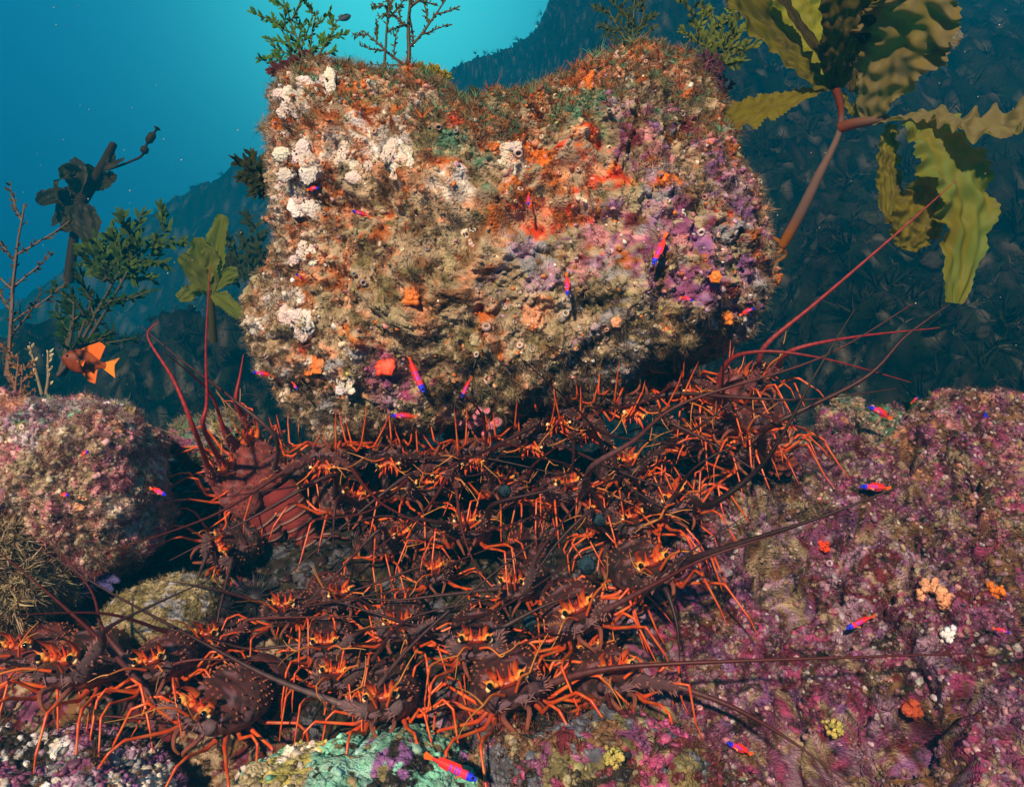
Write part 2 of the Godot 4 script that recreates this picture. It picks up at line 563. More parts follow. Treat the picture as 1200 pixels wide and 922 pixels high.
func reef_floor() -> void:
	var b := MB.new()
	var nx := 620
	var nd := 440
	var purple := [PURPLE, MAROON, LILAC, MAROON, BROWN, TAN, MAGENTA, DARK, VIOLET, BROWN, LILAC, PURPLE, PURPLE, TAN, DARK, MAGENTA, PURPLE]
	var pinks := [PINK, TAN, BROWN, MAGENTA, MAROON, PEACH, BROWN, PURPLE, KHAKI, PURPLE, DARK]
	var dim := [DARK, DARK, Color(0.05, 0.045, 0.02), DARK, Color(0.05, 0.02, 0.012), Color(0.02, 0.018, 0.02), SLATE, DARK]  # crevice base, kept near black so its shade sits in the colour
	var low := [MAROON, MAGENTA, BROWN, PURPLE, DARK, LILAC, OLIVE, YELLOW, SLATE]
	var green := [TEALG, OLIVE, DARK, MINT, PURPLE]
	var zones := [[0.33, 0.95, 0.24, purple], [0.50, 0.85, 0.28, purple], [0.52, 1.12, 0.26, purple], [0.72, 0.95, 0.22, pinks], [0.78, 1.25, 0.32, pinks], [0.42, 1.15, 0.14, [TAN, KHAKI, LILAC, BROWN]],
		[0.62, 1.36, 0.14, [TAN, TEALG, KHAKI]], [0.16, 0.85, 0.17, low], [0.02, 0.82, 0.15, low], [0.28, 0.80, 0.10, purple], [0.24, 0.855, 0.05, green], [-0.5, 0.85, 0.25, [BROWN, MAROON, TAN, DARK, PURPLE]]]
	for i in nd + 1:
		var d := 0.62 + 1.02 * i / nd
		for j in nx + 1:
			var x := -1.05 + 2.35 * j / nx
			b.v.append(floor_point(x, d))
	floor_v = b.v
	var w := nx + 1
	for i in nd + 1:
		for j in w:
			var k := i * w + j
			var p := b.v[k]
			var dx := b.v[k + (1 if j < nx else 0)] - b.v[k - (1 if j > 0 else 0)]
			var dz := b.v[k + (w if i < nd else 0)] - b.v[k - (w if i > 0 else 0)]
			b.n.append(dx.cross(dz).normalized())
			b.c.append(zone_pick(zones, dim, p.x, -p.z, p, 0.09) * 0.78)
	for i in nd:
		for j in nx:
			var a := i * w + j
			b.ix.append_array([a, a + w, a + 1, a + 1, a + w, a + w + 1])
	var o := put("ground", b.mesh(), M.rock, self)
	tag(o, "sloping reef floor crusted purple and pink on the right, crevice shade put into the colour", "", "", "structure")
	var surf := [null, b.v, b.n, b.c]
	var right := func(p, n): return p.x > 0.20 + 0.35 * maxf(-p.z - 0.95, 0) and p.z > -1.45 and n.z > -0.2
	scatter("turf_tufts", o, surf, M.moss, M.fuzz, 40000, 0.004, 0.009, func(_p, c): return 0.85 * jit(c.lerp([TAN, MAROON, PURPLE, MAGENTA, BROWN][rng.randi() % 5], 0.4), 0.45), right)
	scatter("crust_lumps", o, surf, M.knobm, M.knob, 30000, 0.0012, 0.0036, func(_p, c): return 0.82 * jit(c.lerp([LILAC, PURPLE, TAN, WHITE, TAN, MAROON, PURPLE, BROWN, PINK, DARK, VIOLET][rng.randi() % 11], 0.45), 0.45), right)
	scatter("barnacles", o, surf, M.ringm, M.knob, 300, 0.002, 0.0045, func(_p, _c): return jit([LILAC, TAN, PURPLE, PINK][rng.randi() % 4], 0.3), right)
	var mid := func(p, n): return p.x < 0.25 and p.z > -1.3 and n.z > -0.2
	scatter("crevice_lumps", o, surf, M.knobm, M.knob, 4000, 0.002, 0.006, func(_p, c): return jit(c.lerp([SLATE, DARK, BROWN, MAROON, OLIVE][rng.randi() % 5], 0.4) * 0.5, 0.4), mid)  # lump colours halved to carry the crevice shade
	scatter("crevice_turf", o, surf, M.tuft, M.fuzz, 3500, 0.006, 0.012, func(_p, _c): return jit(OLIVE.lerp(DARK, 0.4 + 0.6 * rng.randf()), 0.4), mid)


# ------------------------------------------------------------------ the boulder
const BDC := 1.2      # how far its middle stands
const BSIL := 1.10     # how far its outline stands
var outline: Array = []
var boulder_surf: Array = []
var boulder_at := Vector3.ZERO

func boulder_point(d: Vector3) -> Vector3:
	var th := atan2(d.y, d.x)
	var rho := sqrt(d.x * d.x + d.y * d.y)
	var ft := fposmod(th, TAU) / TAU * outline.size()
	var k := int(ft)
	var r: float = lerpf(outline[k % outline.size()], outline[(k + 1) % outline.size()], ft - k)
	var dep := 0.27 if d.z > 0 else 0.30
	var q := Vector3(r * pow(rho, 0.72) * cos(th), r * pow(rho, 0.72) * sin(th), dep * signf(d.z) * pow(absf(d.z), 0.72))
	var nn := Vector3(q.x / (r * r), q.y / (r * r), q.z / (dep * dep)).normalized()
	# a worn gully runs from the notch in the top down across the face
	var gx := q.x - (-0.05 + 0.35 * q.y + 0.25 * q.y * q.y)
	var gully := exp(-pow(gx / 0.05, 2)) * smoothstep(0.0, 0.3, q.y) * 0.022
	var rim := 1.0 - 0.6 * smoothstep(0.25, 0.0, absf(q.z)) 
	return q + nn * (relief(q + Vector3(1.3, 0.2, 0.5), 0.050 * rim, 0.024, 0.010) + 0.004 - gully + 0.011 * nr.get_noise_3dv(q * 30.0))

func boulder() -> void:
	var pts := [[307, 130], [312, 106], [335, 90], [380, 84], [440, 90], [490, 94], [520, 108], [545, 124], [575, 118], [610, 103], [645, 92], [680, 76], [715, 66], [750, 62], [790, 66], [818, 78], [838, 105], [852, 145], [872, 190], [890, 235], [908, 280],
		[914, 330], [906, 375], [870, 408], [815, 428], [765, 452], [725, 470], [680, 474], [640, 484], [590, 492], [540, 498], [490, 508], [440, 516], [395, 520], [355, 508], [325, 485], [302, 448], [287, 405], [294, 365], [315, 320], [330, 285], [324, 245], [314, 200], [306, 160]]
	var cx := 605.0
	var cy := 292.0
	boulder_at = P(cx, cy, BSIL)
	boulder_at.z = -BDC
	var pol := []
	for p in pts:
		var q := Vector2(p[0] - cx, cy - p[1]) / F * BSIL
		pol.append([fposmod(q.angle(), TAU), q.length() * 0.985])
	pol.sort_custom(func(a, b): return a[0] < b[0])
	for i in 180:
		var a := TAU * i / 180
		var k := 0
		while k < pol.size() and pol[k][0] < a: k += 1
		var lo: Array = pol[(k - 1 + pol.size()) % pol.size()]
		var hi: Array = pol[k % pol.size()]
		var span := fposmod(hi[0] - lo[0], TAU)
		var t := fposmod(a - lo[0], TAU) / maxf(span, 1e-5)
		outline.append(lerpf(lo[1], hi[1], clampf(t, 0, 1)))
	var o := thing("boulder", "large upright boulder crusted with orange, white and purple growth above the lobsters", "boulder", "", boulder_at)
	var whites := [CREAM, WHITE, CREAM, PEACH, CREAM, WHITE, RUST, CREAM, TAN]
	var rusty := [RUST, ORANGE, BROWN, TAN, TAN, CREAM, BROWN, OLIVE, PEACH, RUST]
	var oranges := [ORANGE, TAN, ORANGE, PEACH, RUST, CREAM, RUST, REDOR, ORANGE, KHAKI]
	var browns := [TAN, KHAKI, BROWN, OLIVE, TAN, RUST, KHAKI, TAN, BROWN, PEACH]
	var purples := [PURPLE, TAN, LILAC, BROWN, PURPLE, MAROON, KHAKI, TAN, VIOLET, PINK, GREY, RUST, TAN]
	var greys := [GREY, TAN, LILAC, TAN, KHAKI, BROWN, OLIVE, GREY, TAN]
	var khakis := [KHAKI, TAN, KHAKI, CREAM, OLIVE, TAN, GREY, PEACH]
	var reds := [REDOR, ORANGE, TAN, PEACH, RUST, REDOR]
	var tops := [TEALG, OLIVE, BROWN, RUST, TEALG, KHAKI]
	var zones := [[335, 120, 38, whites], [385, 105, 26, whites], [352, 165, 30, rusty], [350, 190, 40, whites], [360, 228, 46, whites], [350, 262, 36, whites], [365, 290, 26, whites], [345, 375, 40, whites], [430, 195, 26, whites], [465, 185, 34, whites], [425, 170, 20, whites],
		[535, 270, 30, whites], [550, 280, 22, whites], [400, 150, 60, rusty], [460, 130, 75, rusty], [520, 160, 45, rusty], [560, 195, 48, oranges], [605, 180, 30, oranges], [640, 110, 34, oranges], [700, 130, 32, oranges], [650, 240, 50, oranges], [700, 215, 30, reds], [635, 265, 34, reds],
		[775, 245, 30, oranges], [835, 260, 26, reds], [800, 85, 24, reds], [740, 95, 40, rusty], [800, 170, 34, purples], [770, 165, 44, purples], [740, 190, 40, purples], [830, 220, 70, purples], [780, 290, 80, purples], [850, 320, 70, purples], [720, 330, 70, purples],
		[745, 210, 24, greys], [740, 270, 50, greys], [620, 350, 60, greys], [690, 400, 70, greys], [725, 245, 24, [YELLOW, KHAKI, OLIVE]], [700, 345, 30, [VIOLET, PURPLE, LILAC, GREY, TAN, TAN]], [795, 360, 28, [VIOLET, PURPLE, PURPLE, TAN]], [470, 460, 40, [MAGENTA, PINK, PURPLE, TAN, LILAC]], [500, 440, 24, [MAGENTA, PINK, TAN]],
		[440, 410, 22, oranges], [452, 430, 16, reds], [370, 425, 20, oranges], [365, 340, 22, rusty], [385, 245, 18, oranges], [340, 250, 16, oranges], [420, 270, 18, oranges], [480, 347, 16, oranges], [350, 470, 90, khakis], [420, 490, 80, khakis], [560, 220, 40, [TEALG, OLIVE, KHAKI, TAN]],
		[520, 200, 40, [KHAKI, TEALG, OLIVE]], [690, 165, 30, [TEALG, KHAKI, OLIVE]], [500, 330, 120, browns], [430, 300, 90, browns], [600, 420, 110, browns], [560, 370, 80, browns], [880, 360, 40, [PURPLE, TAN, GREY, LILAC]]]
	var to_uv := func(p: Vector3): return Vector2(cx + p.x / 1.03 * F, cy - p.y / 1.03 * F)
	var colour := func(p: Vector3) -> Color:
		var uv: Vector2 = to_uv.call(p)
		var c := zone_pick(zones, browns, uv.x, uv.y, p, 46.0)
		return c.lerp(zone_pick(zones, browns, uv.x + 9.0, uv.y, p + Vector3(0.004, 0.003, 0.0), 46.0), 0.4)
	boulder_surf = rock_shape(boulder_point, colour, 210)
	put("rock", boulder_surf[0], M.rock, o)
	var front := func(_p, n): return n.z > -0.25
	# brown and khaki turf almost everywhere but thin on the white and orange crusts
	var turfy := func(p: Vector3, n: Vector3) -> bool:
		if n.z < -0.35: return false
		var t := nz.get_noise_3dv(p * 6.0 + Vector3(5, 5, 5))
		return t > -0.05 or rng.randf() < 0.12
	scatter("turf_tufts", o, boulder_surf, M.moss, M.fuzz, 17000, 0.005, 0.011, func(_p, c): return jit(c.lerp(TAN.lerp(BROWN, rng.randf() * 0.6), 0.5), 0.35), turfy)
	scatter("silt_fuzz", o, boulder_surf, M.moss, M.fuzz, 9000, 0.005, 0.010, func(_p, c): return jit(c.lerp(KHAKI.lerp(TAN, rng.randf()), 0.65), 0.3), func(p, n): return n.z > -0.4 and (p.y < -0.12 or p.x < -0.28 or p.x > 0.33) and rng.randf() < 0.8)
	scatter("crust_lumps", o, boulder_surf, M.knobm, M.knob, 9000, 0.0013, 0.0034, func(_p, c): return jit(c, 0.35), front)
	scatter("crust_specks", o, boulder_surf, M.knobm, M.knob, 2600, 0.0010, 0.0026, func(_p, _c): return jit([CREAM, WHITE, ORANGE, LILAC, PINK, PEACH, ORANGE, YELLOW][rng.randi() % 8], 0.3), front)
	scatter("barnacles", o, boulder_surf, M.ringm, M.knob, 900, 0.002, 0.0045, func(_p, c): return jit(c.lerp([CREAM, PEACH, GREY][rng.randi() % 3], 0.5), 0.3), front)
	scatter("top_weed", o, boulder_surf, M.moss, M.fuzz, 6000, 0.008, 0.015, func(p, _c): return jit([Color(0.13, 0.30, 0.17), OLIVE, RUST, BROWN][rng.randi() % (4 if p.x < -0.2 or p.x > 0.2 else 3)], 0.4), func(p, n): return n.y > 0.45 and p.y > 0.12 and p.z > -0.1)

func rock(called: String, label: String, at: Vector3, r: Vector3, zones: Array, base: Array, res: int, big: float, mid: float, turn := 0.0) -> Array:
	var o := thing(called, label, "rock", "", at)
	var bs := Basis(Vector3.BACK, turn)
	var where := func(d: Vector3) -> Vector3:
		var q := Vector3(signf(d.x) * pow(absf(d.x), 0.85) * r.x, signf(d.y) * pow(absf(d.y), 0.85) * r.y, signf(d.z) * pow(absf(d.z), 0.85) * r.z)
		return bs * (q + d * relief(q + at * 3.0, big, mid, minf(0.006, r.y * 0.06)))
	var colour := func(p: Vector3) -> Color:
		return zone_pick(zones, base, p.x, p.y, p + at, 0.05)
	var s := rock_shape(where, colour, res)
	put("rock", s[0], M.rock, o)
	s.append(o)
	return s

func side_rocks() -> void:
	var front := func(_p, n): return n.z > -0.3
	var pk := [PINK, TAN, LILAC, PEACH, MAGENTA, TAN, PINK, KHAKI, BROWN, CREAM, PINK]
	var s := rock("mound_rock", "rounded rock with pink and tan furry crust left of the lobsters", P(70, 560, 1.04), Vector3(0.132, 0.122, 0.16), [[-0.05, 0.0, 0.14, [PINK, PINK, LILAC, PINK, TAN, PEACH, CREAM, MAGENTA]], [0.09, 0.0, 0.08, [TAN, KHAKI, TAN, PINK, CREAM]], [0.05, 0.09, 0.05, [GREY, MINT, WHITE, YELLOW, LILAC]], [0.03, -0.10, 0.08, [KHAKI, PINK, REDOR, TAN]]], pk, 120, 0.07, 0.02)
	scatter("turf_tufts", s[4], s, M.moss, M.fuzz, 11000, 0.004, 0.009, func(_p, c): return jit(c.lerp([PINK, PINK, CREAM, MAGENTA, TAN][rng.randi() % 5], 0.45), 0.35), front)
	scatter("crust_lumps", s[4], s, M.knobm, M.knob, 6000, 0.0012, 0.0032, func(_p, c): return jit(c.lerp([PINK, MAGENTA, CREAM, TAN][rng.randi() % 4], 0.35), 0.3), front)
	scatter("barnacles", s[4], s, M.ringm, M.knob, 60, 0.002, 0.004, func(_p, _c): return jit([CREAM, PEACH, LILAC][rng.randi() % 3], 0.3), front)
	s = rock("low_rock", "tan furry rock at the picture's left edge below the pink mound", P(18, 655, 0.97), Vector3(0.075, 0.075, 0.09), [], [KHAKI, TAN, BROWN, PINK, KHAKI], 60, 0.03, 0.014)
	scatter("turf_tufts", s[4], s, M.tuft, M.fuzz, 2600, 0.010, 0.020, func(_p, _c): return jit(TAN.lerp(KHAKI, rng.randf()), 0.35), front)
	s = rock("mossy_rock", "smooth mossy olive rock in the gap under the pink mound", P(192, 718, 0.99), Vector3(0.075, 0.042, 0.06), [], [OLIVE, KHAKI, OLIVE, GREY, KHAKI], 60, 0.02, 0.008, 0.35)
	scatter("silt_fuzz", s[4], s, M.tuft, M.fuzz, 1200, 0.003, 0.007, func(_p, _c): return jit(KHAKI.lerp(OLIVE, rng.randf()), 0.3), front)
	s = rock("purple_white_rock", "pale purple and white crusted rock in the bottom left corner", P(55, 925, 0.80), Vector3(0.15, 0.052, 0.09), [], [WHITE, LILAC, PURPLE, CREAM, VIOLET, BROWN, GREY, DARK, PURPLE], 90, 0.03, 0.014, -0.1)
	scatter("crust_lumps", s[4], s, M.knobm, M.knob, 2500, 0.0016, 0.004, func(_p, c): return jit(c, 0.3), front)
	scatter("turf_tufts", s[4], s, M.tuft, M.fuzz, 700, 0.005, 0.010, func(_p, c): return jit(c.lerp(BROWN, 0.6), 0.3), front)
	s = rock("green_crusted_rock", "pale mint green and yellow crusted rock at the bottom beneath the lobsters", P(420, 935, 0.79), Vector3(0.135, 0.050, 0.08), [[-0.1, 0.0, 0.08, [YELLOW, KHAKI, MINT, OLIVE, CREAM]]], [MINT, Color(0.15, 0.34, 0.24), Color(0.30, 0.55, 0.42), VIOLET, DARK, MINT, OLIVE, DARK], 90, 0.035, 0.016)
	scatter("crust_lumps", s[4], s, M.knobm, M.knob, 900, 0.0016, 0.004, func(_p, c): return jit(c, 0.3), front)
	s = rock("red_crusted_rock", "dark red and olive crusted rock at the bottom right of the green one", P(700, 925, 0.80), Vector3(0.13, 0.065, 0.08), [], [MAROON, BROWN, DARK, OLIVE, PURPLE, MAROON, OLIVE, SLATE, MAGENTA, DARK, KHAKI], 80, 0.04, 0.016)
	scatter("crust_lumps", s[4], s, M.knobm, M.knob, 1800, 0.0016, 0.004, func(_p, c): return jit(c, 0.35), front)
	scatter("turf_tufts", s[4], s, M.tuft, M.fuzz, 1200, 0.006, 0.011, func(_p, c): return jit(c.lerp(BROWN, 0.6), 0.3), front)
	s = rock("grey_ledge_rock", "small grey and pink crusted rock behind the two red lobsters", P(250, 515, 1.17), Vector3(0.06, 0.04, 0.05), [], [SLATE, PURPLE, OLIVE, KHAKI, TEALG, DARK], 50, 0.03, 0.012)
	scatter("turf_tufts", s[4], s, M.tuft, M.fuzz, 900, 0.005, 0.010, func(_p, c): return jit(c.lerp(KHAKI, 0.5), 0.3), front)


# ------------------------------------------------------------------ kelp and weed
func blade(spine: Array, wide: Array, face: Vector3, c0: Color, c1: Color, teeth := 0.10, ripple := 0.10, ridges := 5.0, rows := 84) -> ArrayMesh:
	var sp := curve(spine, rows)
	var g := []
	var gc := []
	var cross := 30 if rows > 40 else 14
	var sd := rnd(0, 50)
	for i in rows + 1:
		var t := (sp[mini(i + 1, rows)] - sp[maxi(i - 1, 0)]).normalized()
		var side := t.cross(face).normalized()
		var nn := side.cross(t).normalized()
		var f := float(i) / rows * (wide.size() - 1)
		var k := mini(int(f), wide.size() - 2)
		var w: float = lerpf(wide[k], wide[k + 1], f - k) * (1.0 + 0.16 * nr.get_noise_2d(i * 0.11, sd + 9.0))
		var row := PackedVector3Array()
		var rc := PackedColorArray()
		for j in cross + 1:
			var a := float(j) / cross * 2 - 1
			var ww := w
			if (j == 0 or j == cross): ww *= 1.0 + teeth * 0.6 * (1.0 if i % 2 else -0.3) * (0.4 + 0.9 * absf(nr.get_noise_2d(i * 3.7 + j, sd)))
			var edge := absf(a)
			var off := ripple * w * (sin(a * PI * ridges + nr.get_noise_2d(i * 0.09, sd) * 2.2) * 0.20 + 0.9 * edge * edge * nr.get_noise_2d(i * 0.13 + signf(a) * 20.0, sd) * 1.2 + 0.5 * nr.get_noise_2d(i * 0.10, a * 1.5 + sd)) + 0.10 * w * a * a
			row.append(sp[i] + side * a * ww + nn * off)
			var q := clampf(nr.get_noise_3d(i * 0.05, a * 1.6, sd) * 0.5 + nr.get_noise_3d(i * 0.06, a * 11.0, sd) * 0.55 + 0.5, 0, 1)
			var cc := c0.lerp(c1, q)
			if nr.get_noise_3d(i * 0.5, a * 9.0, sd + 31.0) > 0.62: cc = cc.lerp(Color(0.36, 0.32, 0.24), 0.4)
			rc.append(cc)
		g.append(row)
		gc.append(rc)
	var b := MB.new()
	b.sheet(g, gc)
	return b.mesh()

func px_pts(a: Array) -> Array:
	var out := []
	for p in a: out.append(P(p[0], p[1], p[2]))
	return out

func loc(inv: Transform3D, a: Array) -> Array:
	var r := []
	for p in px_pts(a): r.append(inv * p)
	return r

func kelps() -> void:
	var D := 1.12
	var o := thing("kelp", "tall sea palm kelp with yellow ruffled blades rising beside the boulder", "kelp", "", P(917, 288, 1.2))
	var inv := o.transform.affine_inverse()
	var st := MB.new()
	var sp := curve(loc(inv, [[917, 288, 1.17], [938, 250, 1.14], [960, 205, 1.12], [982, 160, 1.11], [986, 130, 1.11], [980, 105, 1.11]]), 40)
	var ra := PackedFloat32Array()
	var co := PackedColorArray()
	for i in sp.size():
		var t := float(i) / (sp.size() - 1)
		ra.append(0.0066 + 0.0016 * sin(t * 7.0) - 0.0014 * t + 0.0004 * nr.get_noise_1d(t * 30.0))
		co.append(Color(0.62, 0.22, 0.03).lerp(Color(0.32, 0.20, 0.17), smoothstep(0.05, 0.22, t)).lerp(Color(0.30, 0.07, 0.02), smoothstep(0.65, 0.8, t)))
	st.tube(sp, ra, co, 10)
	put("stipe", st.mesh(), M.kelp, o)
	var hold := MB.new()
	for a in [[[917, 288, 1.17], [910, 297, 1.17], [872, 296, 1.16]], [[917, 286, 1.17], [904, 278, 1.17], [868, 268, 1.16]], [[917, 290, 1.17], [918, 302, 1.18], [878, 320, 1.17]], [[918, 290, 1.17], [908, 288, 1.19], [870, 282, 1.22]]]:
		hold.tube(curve(loc(inv, a), 10), _lin(0.004, 0.002, 11), _colr(Color(0.55, 0.22, 0.04), Color(0.5, 0.25, 0.06), 11), 6)
	put("holdfast", hold.mesh(), M.kelp, o)
	var fork := MB.new()
	fork.tube(curve(loc(inv, [[984, 150, 1.11], [1000, 145, 1.10], [1018, 142, 1.09], [1040, 138, 1.08]]), 14), _lin(0.009, 0.006, 15), _colr(Color(0.30, 0.07, 0.02), Color(0.28, 0.2, 0.15), 15), 8)
	put("stipe", fork.mesh(), M.kelp, o)
	var YG := Color(0.32, 0.27, 0.012)
	var LIT_YG := Color(0.46, 0.46, 0.03)  # blade lit through from behind; that light is put into the colour
	var SHADED := Color(0.07, 0.045, 0.012)  # blades turned from the light; their shade is put into the colour
	var SILT := Color(0.30, 0.23, 0.10)
	var BR := Color(0.16, 0.12, 0.02)
	var blades := [
		[[[976, 104, D], [950, 85, D - .02], [905, 40, D - .05], [850, -25, D - .1]], [4, 17, 29, 33], Vector3(0.3, 0.3, 1), YG, BR, 0.14, 0.25, 5.0],
		[[[968, 103, D], [935, 112, D - .02], [895, 128, D - .03], [846, 142, D - .04]], [4, 12, 20, 27], Vector3(0, 0.7, 1), YG, Color(0.26, 0.2, 0.012), 0.22, 0.25, 4.0],
		[[[978, 100, D + .03], [960, 60, D + .05], [938, 15, D + .06], [920, -30, D + .06]], [5, 26, 44, 50], Vector3(0.2, 0, 1), LIT_YG, YG, 0.08, 0.2, 4.0],
		[[[980, 105, D], [966, 70, D - .02], [935, 25, D - .05], [905, -20, D - .08]], [4, 7, 8, 9], Vector3(0.6, 0, 1), BR, SHADED, 0.05, 0.2, 2.0],
		[[[982, 104, D], [985, 70, D - .05], [995, 20, D - .10], [1005, -40, D - .14]], [6, 20, 30, 36], Vector3(-0.2, -0.75, 1), SHADED, BR, 0.05, 0.3, 5.0],
		[[[1000, 108, D + .03], [1006, 70, D + .04], [1018, 20, D + .05], [1030, -35, D + .05]], [5, 14, 24, 30], Vector3(-0.5, -0.8, 1), SHADED, Color(0.12, 0.09, 0.015), 0.08, 0.3, 4.0],
		[[[1016, 142, 1.09], [1030, 105, 1.06], [1055, 55, 1.02], [1070, 10, 0.98], [1072, -25, .96]], [5, 26, 46, 42, 28], Vector3(-0.4, 0.25, 1), SILT, Color(0.36, 0.27, 0.05), 0.12, 0.3, 3.0],
		[[[1085, 60, 1.02], [1102, 50, 1.0], [1115, 42, 1.0], [1126, 36, 1.0]], [8, 14, 12, 5], Vector3(0, 0.3, 1), SILT, GREY, 0.2, 0.3, 2.0],
		[[[1022, 143, 1.09], [1060, 138, 1.06], [1098, 136, 1.03], [1140, 145, 1.0], [1205, 140, .96]], [4, 9, 13, 30, 34], Vector3(0.1, 0.8, 1), SILT, Color(0.34, 0.29, 0.10), 0.12, 0.45, 3.0],
		[[[1046, 146, 1.10], [1040, 175, 1.10], [1042, 215, 1.1], [1044, 262, 1.1]], [6, 14, 18, 9], Vector3(0.3, 0, 1), YG, BR, 0.15, 0.25, 5.0],
		[[[1062, 142, 1.07], [1092, 150, 1.04], [1118, 195, 1.02], [1132, 260, 1.02], [1118, 355, 1.03]], [6, 32, 38, 32, 10], Vector3(0.1, 0.4, 1), YG, Color(0.26, 0.36, 0.07), 0.16, 0.35, 3.0],
		[[[1096, 190, 1.05], [1090, 225, 1.05], [1075, 260, 1.05], [1060, 292, 1.06]], [6, 22, 30, 10], Vector3(-0.1, 0.2, 1), YG, BR, 0.2, 0.4, 3.0],
		[[[990, 108, D], [993, 122, D - .01], [1003, 130, D - .01], [1012, 95, D + .01]], [4, 6, 7, 8], Vector3(0.6, 0, 1), BR, YG, 0.1, 0.3, 2.0],
		[[[1010, 138, D + .01], [1008, 110, D + .02], [1012, 85, D + .03], [1020, 55, D + .03]], [4, 8, 9, 8], Vector3(0.4, 0, 1), YG, BR, 0.1, 0.3, 2.0]]
	for a in blades:
		var wd := []
		for x in a[1]: wd.append(x / F * D)
		put("blade", blade(loc(inv, a[0]), wd, a[2].normalized(), a[3], a[4], a[5], a[6], a[7]), M.kelp, o)
	# the kelp behind, on the left, its silhouette against the blue water put into the colour
	o = thing("kelp", "kelp far off in the blue water on the left, coloured as a dark silhouette", "kelp", "", P(88, 300, 2.6))
	inv = o.transform.affine_inverse()
	st = MB.new()
	st.tube(curve(loc(inv, [[80, 330, 2.6], [86, 280, 2.6], [95, 235, 2.6]]), 16), _lin(0.018, 0.014, 17), _colr(SHADED, SHADED, 17), 8)
	put("stipe", st.mesh(), M.kelp, o)
	st = MB.new()
	st.tube(curve(loc(inv, [[95, 235, 2.6], [108, 215, 2.58], [122, 190, 2.56], [133, 168, 2.55]]), 16), _lin(0.022, 0.012, 17), _colr(SHADED, SHADED, 17), 8)
	st.tube(curve(loc(inv, [[122, 200, 2.56], [140, 194, 2.56], [155, 188, 2.56], [166, 182, 2.56], [172, 168, 2.56], [184, 150, 2.56]]), 30), PackedFloat32Array(range(31).map(func(i): return 0.004 + (0.009 if i > 19 and i % 5 < 3 else 0.0))), _colr(SHADED, SHADED, 31), 6)
	put("branch", st.mesh(), M.kelp, o)
	for q in [[95, 235, 46, 240, 15], [95, 232, 60, 262, 14], [92, 232, 62, 215, 12], [95, 228, 70, 195, 12], [98, 228, 84, 186, 10], [102, 225, 100, 192, 9], [105, 222, 136, 210, 10], [95, 236, 106, 285, 17], [92, 236, 72, 268, 14], [100, 230, 66, 226, 13], [118, 198, 142, 186, 11], [115, 205, 128, 172, 9]]:
		var m := Vector2((q[0] + q[2]) * 0.5 + rnd(-6, 6), (q[1] + q[3]) * 0.5 + rnd(-8, 2))
		put("blade", blade(loc(inv, [[q[0], q[1], 2.6], [m.x, m.y, 2.58 + rnd(-.05, .05)], [q[2], q[3], 2.58 + rnd(-.1, .1)]]), [3 / F * 2.6, q[4] / F * 2.6 * .8, q[4] / F * 2.6, 4 / F * 2.6], Vector3(rnd(-.5, .5), rnd(-.3, .6), 1).normalized(), SHADED, Color(0.05, 0.06, 0.02), 0.2, 0.3, 3.0, 20), M.kelp, o)
	# a nearer green kelp behind the mound rock
	o = thing("kelp", "short green kelp with broad upright blades between the mound rock and the boulder", "kelp", "", P(245, 340, 1.8))
	inv = o.transform.affine_inverse()
	for q in [[245, 340, 262, 252, 13], [240, 340, 232, 278, 15], [243, 345, 210, 300, 11], [248, 345, 282, 372, 9], [236, 345, 208, 350, 9], [246, 345, 246, 290, 12], [250, 340, 278, 318, 8]]:
		var m := Vector2((q[0] + q[2]) * 0.5 + rnd(-4, 4), (q[1] + q[3]) * 0.5 - 5)
		put("blade", blade(loc(inv, [[q[0], q[1], 1.8], [m.x, m.y, 1.78], [q[2], q[3], 1.76]]), [3 / F * 1.8, q[4] / F * 1.8, q[4] / F * 1.8, 5 / F * 1.8], Vector3(rnd(-.5, .5), rnd(-.2, .5), 1).normalized(), Color(0.16, 0.20, 0.02), Color(0.28, 0.30, 0.03), 0.25, 0.35, 4.0, 24), M.kelp, o)
	st = MB.new()
	st.tube(curve(loc(inv, [[250, 400, 1.85], [248, 370, 1.82], [245, 340, 1.8]]), 10), _lin(0.010, 0.008, 11), _colr(BR, BR, 11), 7)
	put("stipe", st.mesh(), M.kelp, o)

func _lin(a: float, b: float, m: int) -> PackedFloat32Array:
	var r := PackedFloat32Array()
	for i in m: r.append(lerpf(a, b, float(i) / (m - 1)))
	return r

func _colr(a: Color, b: Color, m: int) -> PackedColorArray:
	var r := PackedColorArray()
	for i in m: r.append(a.lerp(b, float(i) / (m - 1)))
	return r

func leaflet(b: MB, p: Vector3, d: Vector3, l: float, w: float, c: Color) -> void:
	var side := d.cross(Vector3(rnd(-.4, .4), rnd(-.4, .4), 1)).normalized()
	var nn := side.cross(d).normalized()
	var base := b.v.size()
	var ws := [0.15, 0.9, 1.0, 0.1]
	for k in 4:
		var t := k / 3.0
		var q := p + d * l * t + nn * l * 0.18 * t * t
		for s in [-1, 1]:
			b.v.append(q + side * w * ws[k] * s)
			b.n.append((nn + side * 0.35 * s).normalized())
			b.c.append(c * (0.85 + 0.4 * t))
	for k in 3:
		var a := base + k * 2
		b.ix.append_array([a, a + 2, a + 1, a + 1, a + 2, a + 3])

